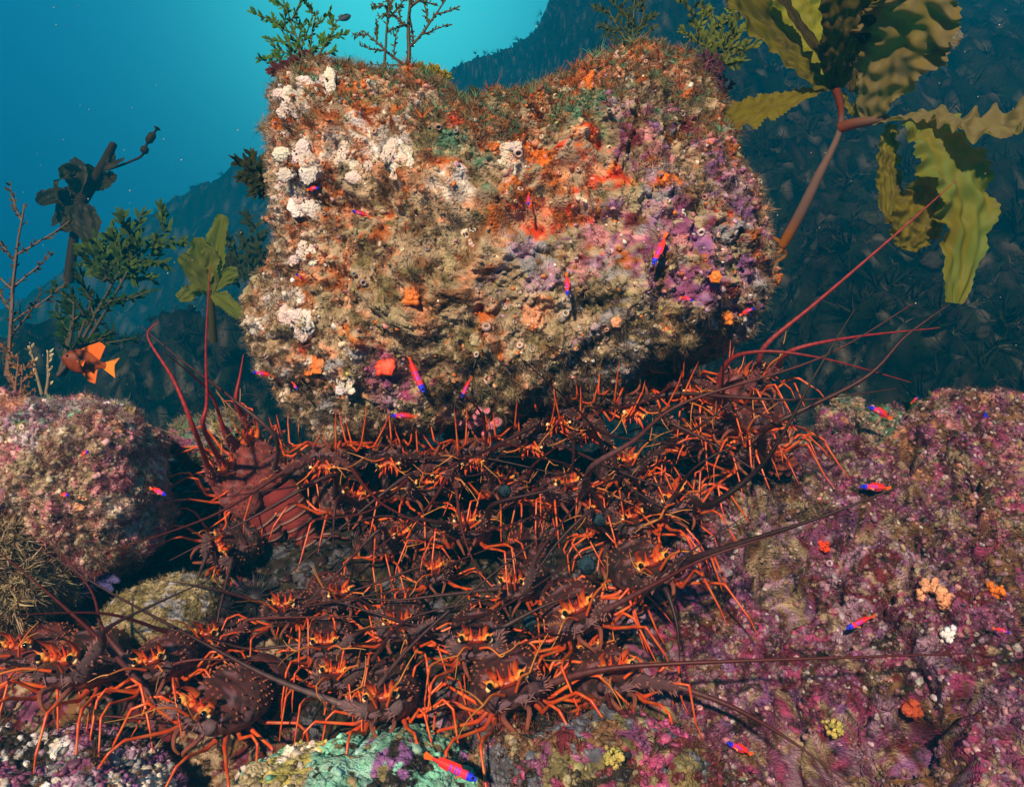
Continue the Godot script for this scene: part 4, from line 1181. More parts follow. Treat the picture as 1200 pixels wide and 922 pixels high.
func lobsters() -> void:
	var U := Vector3.UP
	# label, px, py, extra depth, forward, up, size, antennae, red, curl, droop, whip tone, silt
	var rows := [
		["bright red lobster at the far left of the crowd, head raised beside the boulder", 262, 546, -0.05, Vector3(-0.62, 0.72, 0.35), Vector3(0.85, 0.5, 0.4), 0.074, [[[238, 500, .97], [242, 470, .96], [241, 400, .95], [246, 312, .94]], [[226, 500, .96], [203, 445, .95], [173, 395, .95], [186, 377, .95]]], 0.6, 0.22, 0.0, 0.0, 0.0],
		["red lobster with pale banded tail hanging behind the bright red one", 290, 508, -0.03, Vector3(-0.5, 0.82, 0.15), Vector3(0.72, 0.3, 0.62), 0.080, [[[276, 470, 1.07], [281, 440, 1.07], [285, 415, 1.07]], []], 0.6, 0.03, 0.0, 0.0, 0.0],
		["lobster just right of the two red ones, under the boulder's lower left corner", 334, 545, 0, Vector3(0.1, 0.0, 1), U, 0.080, [[[322, 512, 1.0], [268, 464, .99], [210, 420, .98], [165, 382, .98]], []], 0.25, 0.4, 0.0, 0.0, 0.4],
		["lobster with banded tail below the boulder's left bottom edge, its antenna trailing down left", 417, 574, -0.03, Vector3(0.45, 0.0, 0.9), Vector3(0.2, 1, 0), 0.088, [[[385, 558, .98], [300, 604, .96], [198, 657, .94]], [[395, 585, .97], [390, 640, .95]]], 0.1, 0.5, 0.0, 0.2, 0.1],
		["lobster with a thick antenna reaching down left, third from the left under the boulder", 498, 562, -0.02, Vector3(0.6, -0.1, 0.8), Vector3(0.15, 1, 0.1), 0.076, [[[478, 557, 1.0], [412, 608, .97], [330, 680, .95]], []], 0.0, 0.4, 0.0, 0.3, 0.5],
		["lobster upside down under the boulder beside the pink anemones", 555, 545, -0.09, Vector3(0.1, 0.1, 1), Vector3(0.1, -1, 0), 0.072, [[], []], 0.0, 0.4, 0.0, 0.3, 0.0],
		["round bodied lobster facing straight out in the middle of the crowd's upper half", 547, 606, -0.04, Vector3(0.02, 0.15, 1), U, 0.082, [[[515, 612, .97], [445, 605, .95], [395, 622, .93]], [[580, 590, .97], [640, 575, .95], [690, 560, .94]]], 0.0, 0.45, 0.0, 0.5, 0.0],
		["lobster in a dark gap left of the round bodied one", 470, 622, 0.0, Vector3(0.65, 0.05, 0.75), Vector3(-0.2, 1, 0.2), 0.074, [[[445, 620, .98], [400, 666, .97], [352, 714, .95]], []], 0.0, 0.4, 0.0, 0.2, 0.2],
		["silty grey lobster under the boulder, its dark antenna sweeping far right", 666, 561, -0.05, Vector3(0.15, -0.05, 1), Vector3(-0.1, 1, 0), 0.088, [[[628, 575, .98], [580, 600, .96]], [[696, 545, .95], [742, 517, .92], [802, 472, .90], [960, 420, .88], [1070, 356, .87]]], 0.0, 0.45, 0.0, 0.8, 0.5],
		["lobster with its head tucked right under the boulder, amid legs held straight up", 743, 488, -0.09, Vector3(0.25, -0.15, 1), Vector3(-0.1, -1, 0.1), 0.076, [[], [[800, 461, 1.02], [870, 466, .98], [950, 468, .96], [1052, 455, .95]]], 0.1, 0.4, 0.0, 0.0, 0.0],
		["lobster with yellow eyes and red back below the boulder's right bottom edge", 812, 498, -0.02, Vector3(-0.55, -0.1, 0.8), Vector3(-0.25, 1, 0.1), 0.084, [[], [[850, 428, 1.03], [890, 412, 1.0], [965, 420, .98], [1068, 448, .98]]], 0.35, 0.4, 0.0, 0.4, 0.0],
		["lobster below the yellow eyed red backed one, its red antenna rising far right", 864, 512, -0.04, Vector3(-0.45, -0.1, 0.85), Vector3(-0.45, 1, 0), 0.090, [[], [[905, 498, .97], [1012, 444, .95], [1062, 394, .94], [1114, 356, .93]]], 0.2, 0.4, 0.0, 0.1, 0.0],
		["uppermost lobster at the right, squeezed against the boulder with a thick red antenna", 886, 433, -0.06, Vector3(0.5, 0.15, 0.8), Vector3(-0.3, 1, 0.1), 0.086, [[[900, 402, 1.01], [960, 352, .99], [1060, 266, .96], [1120, 212, .94]], [[930, 410, 1.0], [1000, 395, .99], [1102, 384, 1.0]]], 0.5, 0.35, 0.0, 0.0, 0.2],
		["dark lobster with yellow eyes whose thick dark antenna curves up over the right side", 788, 575, -0.06, Vector3(0.3, 0.0, 0.95), Vector3(-0.45, 1, 0), 0.096, [[], [[832, 592, .92], [882, 556, .89], [914, 515, .87], [955, 440, .86], [1002, 362, .86]]], 0.05, 0.4, 0.0, 0.9, 0.0],
		["small lobster tilted sideways between the silty grey one and the dark one", 700, 587, -0.03, Vector3(0.1, 0.1, 1), Vector3(-0.8, 1, 0), 0.076, [[[690, 600, .97], [650, 640, .95], [610, 700, .93]], []], 0.0, 0.4, 0.0, 0.3, 0.4],
		["large lobster with banded back facing out beside the right hand slope", 763, 654, -0.06, Vector3(0.2, 0.0, 1), Vector3(-0.35, 1, 0), 0.100, [[[780, 690, .88], [793, 730, .86], [797, 776, .85]], [[825, 650, .88], [882, 632, .85], [962, 606, .82], [1064, 566, .80]]], 0.1, 0.5, 10.0, 0.6, 0.1],
		["lobster with round dark back and wide orange eyes low in the crevice's centre", 675, 708, -0.05, Vector3(0.15, 0.05, 1), Vector3(-0.45, 1, 0), 0.096, [[[645, 740, .88], [600, 760, .86]], [[715, 712, .88], [772, 682, .86], [832, 652, .84], [925, 622, .83]]], 0.0, 0.5, 10.0, 0.7, 0.3],
		["big lobster at the front centre with bright yellow eyes and heavy grey antennae", 592, 793, -0.05, Vector3(0.1, 0.05, 1), Vector3(-0.3, 1, 0), 0.102, [[[612, 812, .85], [640, 832, .83], [646, 880, .81]], [[640, 802, .86], [702, 785, .84], [802, 777, .82], [1000, 770, .80], [1158, 765, .79]]], 0.0, 0.45, 0.0, 0.5, 0.3],
		["lobster facing out with two red horns, behind and left of the big front one", 557, 744, -0.03, Vector3(-0.02, -0.05, 1), U, 0.090, [[[520, 744, .92], [450, 722, .91], [380, 700, .92]], [[590, 735, .92], [650, 705, .92], [720, 690, .93]]], 0.05, 0.45, 5.0, 0.4, 0.5],
		["lobster with red brow and pale mouth plates left of the two horned one", 466, 725, -0.02, Vector3(0.05, 0.0, 1), U, 0.078, [[[440, 715, .95], [405, 690, .94]], []], 0.1, 0.45, 5.0, 0.4, 0.4],
		["lobster low at the front left of centre, long pale antenna across its face", 446, 811, -0.03, Vector3(0.05, 0.05, 1), Vector3(-0.1, 1, 0), 0.086, [[[398, 824, .85], [320, 795, .85], [240, 754, .85], [130, 695, .84], [48, 644, .84]], [[430, 824, .85], [475, 764, .85], [550, 695, .86], [645, 620, .87]]], 0.0, 0.45, 5.0, 0.4, 0.8],
		["lobster with close set yellow eyes and smooth brown back deep in the left crevice", 398, 691, 0.0, Vector3(0.45, 0.0, 0.9), Vector3(0, 1, 0.25), 0.070, [[[380, 700, .98], [330, 720, .96]], [[415, 702, .97], [450, 735, .93], [478, 752, .92]]], 0.05, 0.5, 10.0, 0.3, 0.2],
		["lobster with a rounded brown head beside the black urchin", 330, 704, 0.0, Vector3(0.0, 0.15, 1), U, 0.074, [[[310, 708, .98], [250, 690, .96], [190, 680, .95]], [[352, 712, .97], [420, 700, .95], [480, 690, .94]]], 0.15, 0.5, 10.0, 0.3, 0.0],
		["small dim lobster lying low in front of the close set yellow eyed one", 380, 748, 0.0, Vector3(0.1, -0.1, 1), U, 0.070, [[[350, 755, .93], [290, 760, .92], [240, 745, .91]], []], 0.0, 0.4, 5.0, 0.3, 0.5],
		["lobster at the front left with long orange legs braced on the pale rock", 68, 767, -0.06, Vector3(-0.05, 0.05, 1), U, 0.096, [[[32, 782, .84], [-20, 768, .82]], []], 0.2, 0.35, -6.0, 0.8, 0.3],
		["lobster at the picture's left edge with red spiky brow", 18, 753, -0.04, Vector3(0.0, 0.05, 1), U, 0.080, [[[2, 765, .9], [-40, 745, .9]], [[40, 778, .88], [90, 800, .86], [112, 796, .85]]], 0.35, 0.35, 0.0, 0.7, 0.2],
		["lobster below the mossy rock with a curved thin antenna up to the mound", 174, 769, -0.04, Vector3(0.15, 0.05, 1), Vector3(-0.2, 1, 0), 0.084, [[[142, 766, .88], [119, 735, .88], [105, 690, .88], [56, 630, .88]], [[188, 785, .87], [230, 773, .87], [332, 775, .89]]], 0.1, 0.4, 0.0, 0.2, 0.4],
		["lobster with a big round dark back left of the green crusted rock", 230, 824, -0.05, Vector3(-0.35, -0.05, 0.95), Vector3(0.3, 1, 0), 0.094, [[[190, 830, .85], [124, 757, .84], [62, 700, .83], [-12, 638, .82]], [[214, 842, .85], [160, 841, .84], [106, 838, .83]]], 0.05, 0.55, -4.0, 0.2, 0.9],
		["dim lobster lying on its side under the bright red one's tail, legs fanned left", 258, 636, 0.0, Vector3(-0.35, 0.0, 0.9), Vector3(0.85, 0.5, 0), 0.078, [[[240, 655, 1.0], [228, 690, .98], [228, 725, .97]], [[270, 660, 1.0], [256, 720, .96], [252, 755, .95]]], 0.0, 0.4, 0.0, 0.5, 0.4],
		["lobster in deep shade right below the black urchin", 240, 738, 0.02, Vector3(0.0, 0.0, 1), U, 0.070, [[], [[300, 725, .95], [420, 722, .93]]], 0.15, 0.4, 0.0, 0.3, 0.0],
		["lobster with bright red spikes right of the big front centre one", 722, 778, -0.03, Vector3(0.2, 0.15, 0.95), Vector3(-0.15, 1, -0.1), 0.096, [[[708, 805, .86], [722, 850, .82], [748, 930, .78]], [[800, 806, .86], [862, 830, .83], [930, 870, .79], [1012, 930, .75]]], 0.2, 0.4, 10.0, 0.9, 0.3],
		["lobster deep in the middle of the crevice with a long pinkish antenna pointing left", 600, 678, 0.0, Vector3(-0.25, 0.0, 1), U, 0.074, [[[580, 690, .96], [520, 697, .95], [448, 703, .95], [375, 690, .95]], [[630, 650, .96], [660, 610, .95], [700, 560, .94]]], 0.1, 0.4, 0.0, 0.3, 0.3],
		["small lobster under the round bodied one's chin", 508, 662, 0.01, Vector3(0.2, 0.0, 1), Vector3(-0.2, 1, 0), 0.066, [[[490, 665, 1.0], [420, 690, .98], [350, 705, .97]], [[530, 660, 1.0], [580, 640, .98]]], 0.2, 0.4, 0.0, 0.2, 0.0],
		["lobster turned away, banded tail towards the viewer, right of the round bodied one", 632, 600, 0.09, Vector3(0.3, 0.55, -0.75), Vector3(0.1, 0.75, 0.6), 0.080, [[], []], 0.05, 0.5, 0.0, 0.4, 0.0],
		["lobster whose rusty horns show above the low front left of centre one", 392, 782, 0.0, Vector3(0.1, 0.0, 1), Vector3(0.1, 1, 0), 0.074, [[[370, 790, .9], [300, 830, .88]], []], 0.1, 0.4, 5.0, 0.3, 0.3],
		["dim lobster at the foot of the right slope behind the red spiked one", 690, 755, 0.03, Vector3(0.3, 0.0, 1), Vector3(-0.1, 1, 0), 0.072, [[], []], 0.0, 0.4, 10.0, 0.6, 0.0],
		["lobster clinging upside down beneath the boulder right of the pink anemones", 622, 528, -0.09, Vector3(0.05, 0.1, 1), Vector3(0.0, -1, 0.1), 0.070, [[], []], 0.0, 0.4, 0.0, 0.5, 0.0],
		["lobster clinging upside down beneath the boulder left of the pink anemones", 455, 548, -0.08, Vector3(-0.05, 0.1, 1), Vector3(0.1, -1, 0.1), 0.070, [[], []], 0.1, 0.4, 0.0, 0.5, 0.0],
		["lobster clinging upside down under the boulder's left bottom corner, legs against the rock", 378, 552, -0.09, Vector3(-0.1, 0.1, 1), Vector3(0.0, -1, 0.1), 0.076, [[], []], 0.1, 0.4, 0.0, 0.5, 0.0],
		["lobster clinging upside down below the small red goby on the boulder's bottom edge", 690, 512, -0.09, Vector3(0.1, 0.1, 1), Vector3(0.05, -1, 0.1), 0.080, [[], []], 0.1, 0.4, 0.0, 0.5, 0.0],
		["lobster clinging upside down right above the round bodied one", 520, 560, -0.08, Vector3(-0.1, 0.1, 1), Vector3(0.05, -1, 0.1), 0.076, [[], []], 0.1, 0.4, 0.0, 0.5, 0.0],
		["small lobster wedged in the black gap beneath the pink anemones", 592, 556, -0.06, Vector3(0.15, 0.0, 1), Vector3(0.1, 1, 0), 0.072, [[], []], 0.1, 0.4, 0.0, 0.5, 0.0],
		["lobster wedged under the boulder between the silty grey and the yellow eyed ones", 735, 535, -0.06, Vector3(0.25, 0.0, 1), Vector3(-0.2, 1, 0), 0.082, [[], []], 0.1, 0.4, 0.0, 0.5, 0.0],
		["lobster side on under the boulder's right bottom edge, legs held up to the rock", 845, 478, -0.06, Vector3(-0.75, -0.1, 0.6), Vector3(-0.2, 1, 0.1), 0.084, [[], []], 0.2, 0.3, -20.0, 0.5, 0.0],
		["lobster in the gap left of the dark one with the upcurving antenna", 742, 600, -0.02, Vector3(0.2, 0.0, 1), Vector3(-0.3, 1, 0), 0.080, [[], []], 0.0, 0.4, 0.0, 0.6, 0.2],
		["lobster clinging upside down over the silty grey one, legs on the boulder's belly", 655, 500, -0.10, Vector3(0.05, 0.1, 1), Vector3(0.1, -1, 0.1), 0.078, [[], []], 0.1, 0.4, 0.0, 0.5, 0.0],
		["lobster clinging upside down behind the yellow eyed red backed one", 812, 462, -0.07, Vector3(0.2, 0.1, 1), Vector3(0.0, -1, 0.1), 0.070, [[], []], 0.2, 0.4, 0.0, 0.5, 0.0]]
	for r in rows:
		var d: float = lob_depth(r[2]) + r[3]
		var wh := []
		for a in r[7]: wh.append(px_pts(a))
		var ruddy: float = r[8] if r[8] > 0.3 else [0.0, 0.0, 0.1, 0.0][rng.randi() % 4]
		lobster("spiny " + r[0] if r[0].begins_with("lobster") else r[0].replace("lobster", "spiny lobster"), P(r[1], r[2], d), r[4], r[5], r[6] * rnd(1.03, 1.17), wh, ruddy, r[9], r[10], r[11], r[12])


# ------------------------------------------------------------------ fish
func fish_body(l: float, hs: Array, ws: Array, colour: Callable) -> ArrayMesh:
	var b := MB.new()
	var rings := 26
	var seg := 12
	for i in rings + 1:
		var t := float(i) / rings
		for j in seg + 1:
			var a := TAU * j / seg
			b.v.append(Vector3(cos(a) * prof(t, ws) * l, sin(a) * prof(t, hs) * l, (0.5 - t) * l))
			b.n.append(Vector3(cos(a) / maxf(prof(t, ws), 0.01), sin(a) / maxf(prof(t, hs), 0.01), (0.5 - t) * 4.0).normalized())
			b.c.append(colour.call(t, sin(a)))
	var w := seg + 1
	for i in rings:
		for j in seg:
			var a := i * w + j
			b.ix.append_array([a, a + 1, a + w, a + 1, a + w + 1, a + w])
	return b.mesh()

func fin(pts: Array, c: Color, thick := 0.0012) -> ArrayMesh:     # a thin plate, its edges rounded by a ridge
	var b := MB.new()
	var mid := Vector3.ZERO
	for p in pts: mid += p / pts.size()
	var nn: Vector3 = (pts[1] - pts[0]).cross(pts[2] - pts[0]).normalized()
	for s in [-1.0, 1.0]:
		var base := b.v.size()
		b.v.append(mid + nn * thick * s); b.n.append(nn * s); b.c.append(c)
		for p in pts:
			b.v.append(p); b.n.append(nn * s); b.c.append(c)
		for i in pts.size():
			var q := base + 1 + i
			var r := base + 1 + (i + 1) % pts.size()
			if s > 0: b.ix.append_array([base, r, q])
			else: b.ix.append_array([base, q, r])
	return b.mesh()

func fishes() -> void:
	var RED := Color(0.85, 0.045, 0.03)
	var HOT := Color(0.85, 0.04, 0.10)
	var BLUE := Color(0.03, 0.04, 0.85)
	var gob_col := func(t: float, _y: float) -> Color:
		if t < 0.20: return BLUE
		if t < 0.62 and fposmod(t * 11.0, 1.0) < 0.38: return Color(0.12, 0.06, 0.75)
		return HOT.lerp(RED, t)
	var l := 1.0
	var body := fish_body(l, [0.035, 0.085, 0.10, 0.10, 0.095, 0.085, 0.07, 0.05, 0.045], [0.03, 0.075, 0.085, 0.08, 0.07, 0.06, 0.05, 0.03, 0.015], gob_col)
	var dors := fin([Vector3(0, 0.08, 0.18), Vector3(0, 0.19, 0.10), Vector3(0, 0.17, -0.15), Vector3(0, 0.14, -0.36), Vector3(0, 0.05, -0.38)], RED, 0.006)
	var anal := fin([Vector3(0, -0.07, -0.05), Vector3(0, -0.14, -0.15), Vector3(0, -0.11, -0.34), Vector3(0, -0.04, -0.36)], RED, 0.006)
	var tailf := fin([Vector3(0, 0.04, -0.47), Vector3(0, 0.11, -0.66), Vector3(0, 0.0, -0.70), Vector3(0, -0.11, -0.66), Vector3(0, -0.04, -0.47)], Color(0.85, 0.16, 0.02), 0.006)
	var pec := fin([Vector3(0.07, 0.0, 0.24), Vector3(0.16, 0.05, 0.10), Vector3(0.17, -0.05, 0.08)], Color(0.8, 0.25, 0.1), 0.004)
	var pec2 := fin([Vector3(-0.07, 0.0, 0.24), Vector3(-0.17, -0.05, 0.08), Vector3(-0.16, 0.05, 0.10)], Color(0.8, 0.25, 0.1), 0.004)
	var eb := MB.new()
	eb.ball(Vector3(0.045, 0.045, 0.42), Vector3(0.03, 0.03, 0.03), Color.WHITE)
	var eb2 := MB.new()
	eb2.ball(Vector3(-0.045, 0.045, 0.42), Vector3(0.03, 0.03, 0.03), Color.WHITE)
	# head px, tail px, depth, label
	var gob := [
		[[268, 655], [246, 658], 0, 0, ""]]
	gob = [
		[765, 311, 779, 278, "bright red goby with blue head pointing down on the boulder's right face"],
		[497, 461, 480, 420, "long red goby pointing down on the boulder's lower middle"],
		[541, 466, 551, 445, "small red goby slanting down right of the long one on the boulder"],
		[458, 487, 484, 488, "goby lying level on the boulder's lower edge, head left"],
		[296, 436, 317, 440, "goby at the boulder's lower left outline, head out over the water"],
		[348, 456, 343, 449, "tiny goby on the boulder's lower left, just inside its outline"],
		[347, 321, 356, 328, "tiny goby beside a pale crust on the boulder's left side"],
		[373, 220, 362, 222, "tiny red goby on the white sponge of the boulder's upper left"],
		[413, 247, 430, 253, "curved goby with its blue head up left, on the boulder's upper left brown turf"],
		[665, 346, 664, 324, "goby hanging head down at the centre right of the boulder"],
		[619, 240, 620, 228, "small goby head down below the orange patch at the boulder's centre"],
		[812, 352, 800, 349, "goby on the purple crust at the boulder's lower right"],
		[884, 361, 870, 368, "goby by the boulder's lower right edge above the raised legs"],
		[1018, 476, 1042, 489, "pink red goby swimming over the right slope's top, head up left"],
		[1077, 465, 1070, 471, "small goby above the right slope's crest, head to the sky"],
		[1155, 483, 1158, 508, "goby standing upright near the right edge over the slope"],
		[1008, 570, 1040, 572, "large level goby with violet banded back over the right slope"],
		[947, 656, 966, 644, "curved orange tailed goby on the middle of the right slope"],
		[992, 737, 1022, 723, "goby with violet bands slanting up right over the dark cleft of the slope"],
		[1183, 741, 1168, 737, "goby by the right edge low on the slope, head to the right"],
		[852, 870, 878, 882, "goby on the dark reef low on the right, beneath the slanting antenna"],
		[560, 915, 505, 888, "largest goby at the bottom, banded blue head towards the lower right"],
		[194, 580, 178, 573, "goby leaving the right side of the mound rock, head to the lower right"],
		[80, 580, 72, 580, "small goby on the left of the mound rock's face"],
		[103, 529, 96, 533, "tiny violet goby high on the mound rock"]]
	for g in gob:
		var px := float(g[0] + g[2]) * 0.5
		var py := float(g[1] + g[3]) * 0.5
		var d := surface_depth(px, py) - 0.022
		if px > 1000 and py < 500: d = 1.22
		if py > 890: d = 0.715
		var a := P(g[0], g[1], d - 0.006)
		var b := P(g[2], g[3], d + 0.004)
		var o := thing("goby", g[4], "fish", "red and blue gobies round the reef", (a + b) * 0.5)
		var z := (a - b).normalized()
		var sc: float = (a - b).length() * 0.86 + 0.004
		var upv := Vector3(0.2, 1, 0.35) if absf(z.y) < 0.7 else Vector3(0.6 * signf(a.x - 0.05), 0.1, 0.7)
		var x := upv.cross(z).normalized()
		o.basis = Basis(x * sc, z.cross(x) * sc, z * sc)
		put("body", body, M.fish, o)
		put("dorsal_fin", dors, M.fish, o)
		put("anal_fin", anal, M.fish, o)
		put("tail_fin", tailf, M.fish, o)
		put("pectoral_fin", pec, M.fish, o)
		put("pectoral_fin", pec2, M.fish, o)
		put("eye", eb.mesh(), M.eye, o)
		put("eye", eb2.mesh(), M.eye, o)
	# the orange damselfish in the shade behind the mound rock
	var OR := Color(0.85, 0.16, 0.01)
	var o := thing("damselfish", "plump orange fish in the shade behind the mound rock", "fish", "", P(98, 424, 1.35))
	o.basis = Basis(Vector3.UP, -1.25) * Basis(Vector3.RIGHT, -0.2) * 0.07
	var shade_brown := Color(0.16, 0.025, 0.004)  # body darkened: the shade it swims in is put into the colour
	put("body", fish_body(1.0, [0.06, 0.20, 0.28, 0.31, 0.30, 0.25, 0.17, 0.09, 0.08], [0.04, 0.10, 0.13, 0.13, 0.12, 0.09, 0.06, 0.03, 0.02], func(t, y): return shade_brown.lerp(OR, 0.02 + 0.25 * t + 0.12 * nr.get_noise_2d(t * 30.0, y * 9.0))), M.fish, o)
	put("dorsal_fin", fin([Vector3(0, 0.26, 0.18), Vector3(0, 0.42, 0.0), Vector3(0, 0.58, -0.25), Vector3(0, 0.50, -0.40), Vector3(0, 0.13, -0.34)], OR, 0.012), M.fish, o)
	put("anal_fin", fin([Vector3(0, -0.24, 0.02), Vector3(0, -0.46, -0.18), Vector3(0, -0.50, -0.36), Vector3(0, -0.13, -0.34)], OR, 0.012), M.fish, o)
	put("tail_fin", fin([Vector3(0, 0.08, -0.46), Vector3(0, 0.28, -0.78), Vector3(0, 0.08, -0.70), Vector3(0, -0.06, -0.72), Vector3(0, -0.26, -0.78), Vector3(0, -0.08, -0.46)], Color(0.9, 0.28, 0.02), 0.012), M.fish, o)
	for s in [-1, 1]:
		put("pectoral_fin", fin([Vector3(s * 0.12, -0.02, 0.15), Vector3(s * 0.3, 0.08, -0.08), Vector3(s * 0.3, -0.12, -0.06)], OR, 0.01), M.fish, o)
		var e := MB.new()
		e.ball(Vector3(s * 0.085, 0.07, 0.38), Vector3(0.03, 0.035, 0.035), Color.WHITE)
		put("eye", e.mesh(), M.eye, o)
	# a fish in the bright water above, its dark silhouette put into the colour
	o = thing("reef_fish", "small fish in the bright water above the boulder, coloured as a dark silhouette", "fish", "", P(403, 21, 3.2))
	o.basis = Basis(Vector3.BACK, 0.35) * Basis(Vector3.UP, PI / 2) * 0.062
	var g2 := Color(0.008, 0.014, 0.018)
	put("body", fish_body(1.0, [0.05, 0.17, 0.23, 0.25, 0.24, 0.20, 0.13, 0.06, 0.05], [0.03, 0.08, 0.1, 0.1, 0.09, 0.07, 0.05, 0.03, 0.02], func(_t, _y): return g2), M.fish, o)
	put("tail_fin", fin([Vector3(0, 0.05, -0.47), Vector3(0, 0.2, -0.72), Vector3(0, 0.0, -0.62), Vector3(0, -0.2, -0.72), Vector3(0, -0.05, -0.47)], g2, 0.012), M.fish, o)
	put("dorsal_fin", fin([Vector3(0, 0.2, 0.1), Vector3(0, 0.31, -0.1), Vector3(0, 0.25, -0.36), Vector3(0, 0.08, -0.38)], g2, 0.012), M.fish, o)

# how far along a sight line the boulder, the mound or the floor stands (searched in what was built)
func surface_depth(px: float, py: float) -> float:
	var best := 9.0
	var ray := P(px, py, 1.0)
	var pos: PackedVector3Array = boulder_surf[1]
	for i in range(0, pos.size(), 3):
		var q := pos[i] + boulder_at
		if q.z > -0.3: continue
		var k := Vector2(q.x + ray.x * q.z, q.y + ray.y * q.z)
		if k.length_squared() < 0.00004: best = minf(best, -q.z)
	if best < 8: return best
	if px < 230 and py < 700: return 0.87
	for i in range(0, floor_v.size(), 2):
		var q := floor_v[i]
		var k := Vector2(q.x + ray.x * q.z, q.y + ray.y * q.z)
		if k.length_squared() < 0.00003: best = minf(best, -q.z)
	return best if best < 8 else 1.2


# ------------------------------------------------------------------ small things that live on the rocks
func small_life() -> void:
	# strawberry anemones under the boulder's edge: each a stalk with a tentacle crown
	var am := MB.new()
	am.ball(Vector3(0, 0.35, 0), Vector3(0.75, 0.65, 0.75), Color(0.75, 0.16, 0.22), Basis(), 14)
	for k in 16:
		var a := TAU * k / 16
		var q := Vector3(cos(a) * 0.5, 0.85, sin(a) * 0.5)
		am.cone(q, q + Vector3(cos(a) * 0.5, 0.25, sin(a) * 0.5), 0.13, Color(0.78, 0.2, 0.28), Color(0.9, 0.6, 0.62), 5)
	var ames := am.mesh()
	for k in 22:
		var px := 562 + rnd(-24, 24)
		var py := 503 + rnd(-20, 20)
		py -= 8
		while surface_depth(px, py) > 1.25 and py > 470: py -= 2
		var d := minf(surface_depth(px, py), 1.14)
		var o := put("strawberry_anemone", ames, M.knob, self)
		o.position = P(px, py, d - 0.004)
		var y := (Vector3(0, -0.2, 1) + rdir() * 0.6).normalized()
		var x := y.cross(rdir()).normalized()
		var s := rnd(0.0052, 0.0085)
		o.basis = Basis(x * s, y * s, x.cross(y) * s)
		tag(o, "pink strawberry anemone in the cluster under the boulder's bottom edge", "anemone", "pink anemones clustered under the boulder")
	# specks adrift in the water
	var sm := MultiMesh.new()
	sm.transform_format = MultiMesh.TRANSFORM_3D
	var sb0 := MB.new()
	sb0.ball(Vector3.ZERO, Vector3(1, 0.8, 0.9), Color(0.6, 0.58, 0.5), Basis(), 6, 0.4, nr)
	sm.mesh = sb0.mesh()
	sm.instance_count = 260
	for k in 260:
		var dd := rnd(0.7, 2.6)
		var sc := rnd(0.0004, 0.0011) * dd
		sm.set_instance_transform(k, Transform3D(Basis(rdir(), rnd(0, 3)).scaled(Vector3.ONE * sc), Vector3(rnd(-0.75, 0.75) * dd, rnd(-0.4, 0.55) * dd, -dd)))
	var so := MultiMeshInstance3D.new()
	so.name = "drifting_specks"
	so.multimesh = sm
	so.material_override = M.fuzz
	add_child(so)
	tag(so, "tiny pale specks drifting in the water", "specks", "", "stuff")
	# orange cup sponge and discs on the boulder
	var ring := ring_mesh()
	for c in [[481, 347, 0.011, ORANGE, "round orange cup sponge in the middle of the boulder", 0.7], [452, 430, 0.012, REDOR, "bright orange red spiky cup coral low on the boulder's left half", 0.5], [369, 427, 0.014, ORANGE, "flat orange sponge disc low on the boulder's left", 0.3], [722, 378, 0.007, PEACH, "small peach cup coral low on the boulder's right half", 0.8], [850, 372, 0.010, Color(0.75, 0.22, 0.02), "orange cup sponge on the boulder's lower right corner", 0.9], [838, 325, 0.008, ORANGE, "small orange sponge cup on the purple crust near the boulder's right edge", 0.7], [558, 398, 0.009, KHAKI, "grey green daisy patterned tunicate low in the middle of the boulder", 0.6]]:
		var d := surface_depth(c[0], c[1])
		var o := thing("cup_sponge" if c[5] != 0.5 else "cup_coral", c[4], "sponge" if c[5] != 0.5 else "coral", "", P(c[0], c[1], d))
		var y := Vector3(rnd(-.3, .3), rnd(-.1, .3), 1).normalized()
		var x := y.cross(Vector3.UP).normalized()
		var sc: float = c[2]
		o.basis = Basis(x * sc, y * sc * c[5], x.cross(y) * sc)
		var b := MB.new()
		b.ball(Vector3(0, 0.1, 0), Vector3(1.0, 0.55, 1.0), c[3], Basis(), 14, 0.35, nr)
		for k in 7: b.ball(Vector3(rnd(-.8, .8), rnd(0.0, 0.4), rnd(-.8, .8)), Vector3.ONE * rnd(0.25, 0.5), jit(c[3], 0.3), Basis(), 9, 0.35, nr)
		put("base", b.mesh(), M.knob, o)
		if c[5] < 0.7: continue
		var rim := put("rim", ring, mat(0.6, 0.4, c[3].linear_to_srgb()), o)
		rim.position.y = 0.3
		rim.scale = Vector3(0.62, 0.5, 0.62)
	# white sponges on the boulder
	var wl := [[372, 104, 0.021, "white sponge at the boulder's top left, just below the weed"], [338, 122, 0.018, "white sponge patch at the boulder's upper left outline"], [346, 190, 0.022, "pale sponge half way down the boulder's left column"], [362, 236, 0.022, "white sponge above the tiny red goby's orange patch on the boulder's left"], [428, 196, 0.018, "white lobed sponge left of the twin cream one on the boulder"], [466, 190, 0.020, "cream sponge upper middle of the boulder"], [545, 276, 0.022, "white pitted sponge in the centre of the boulder"], [348, 376, 0.019, "white crust on the boulder's lower left bulge"], [398, 178, 0.012, "small white knob sponge in the boulder's brown upper left turf"], [598, 180, 0.012, "small cream sponge beside the big orange patch"], [404, 452, 0.010, "little white sponge low on the boulder's left"], [355, 296, 0.014, "white streaked sponge at the narrow waist of the boulder's left side"]]
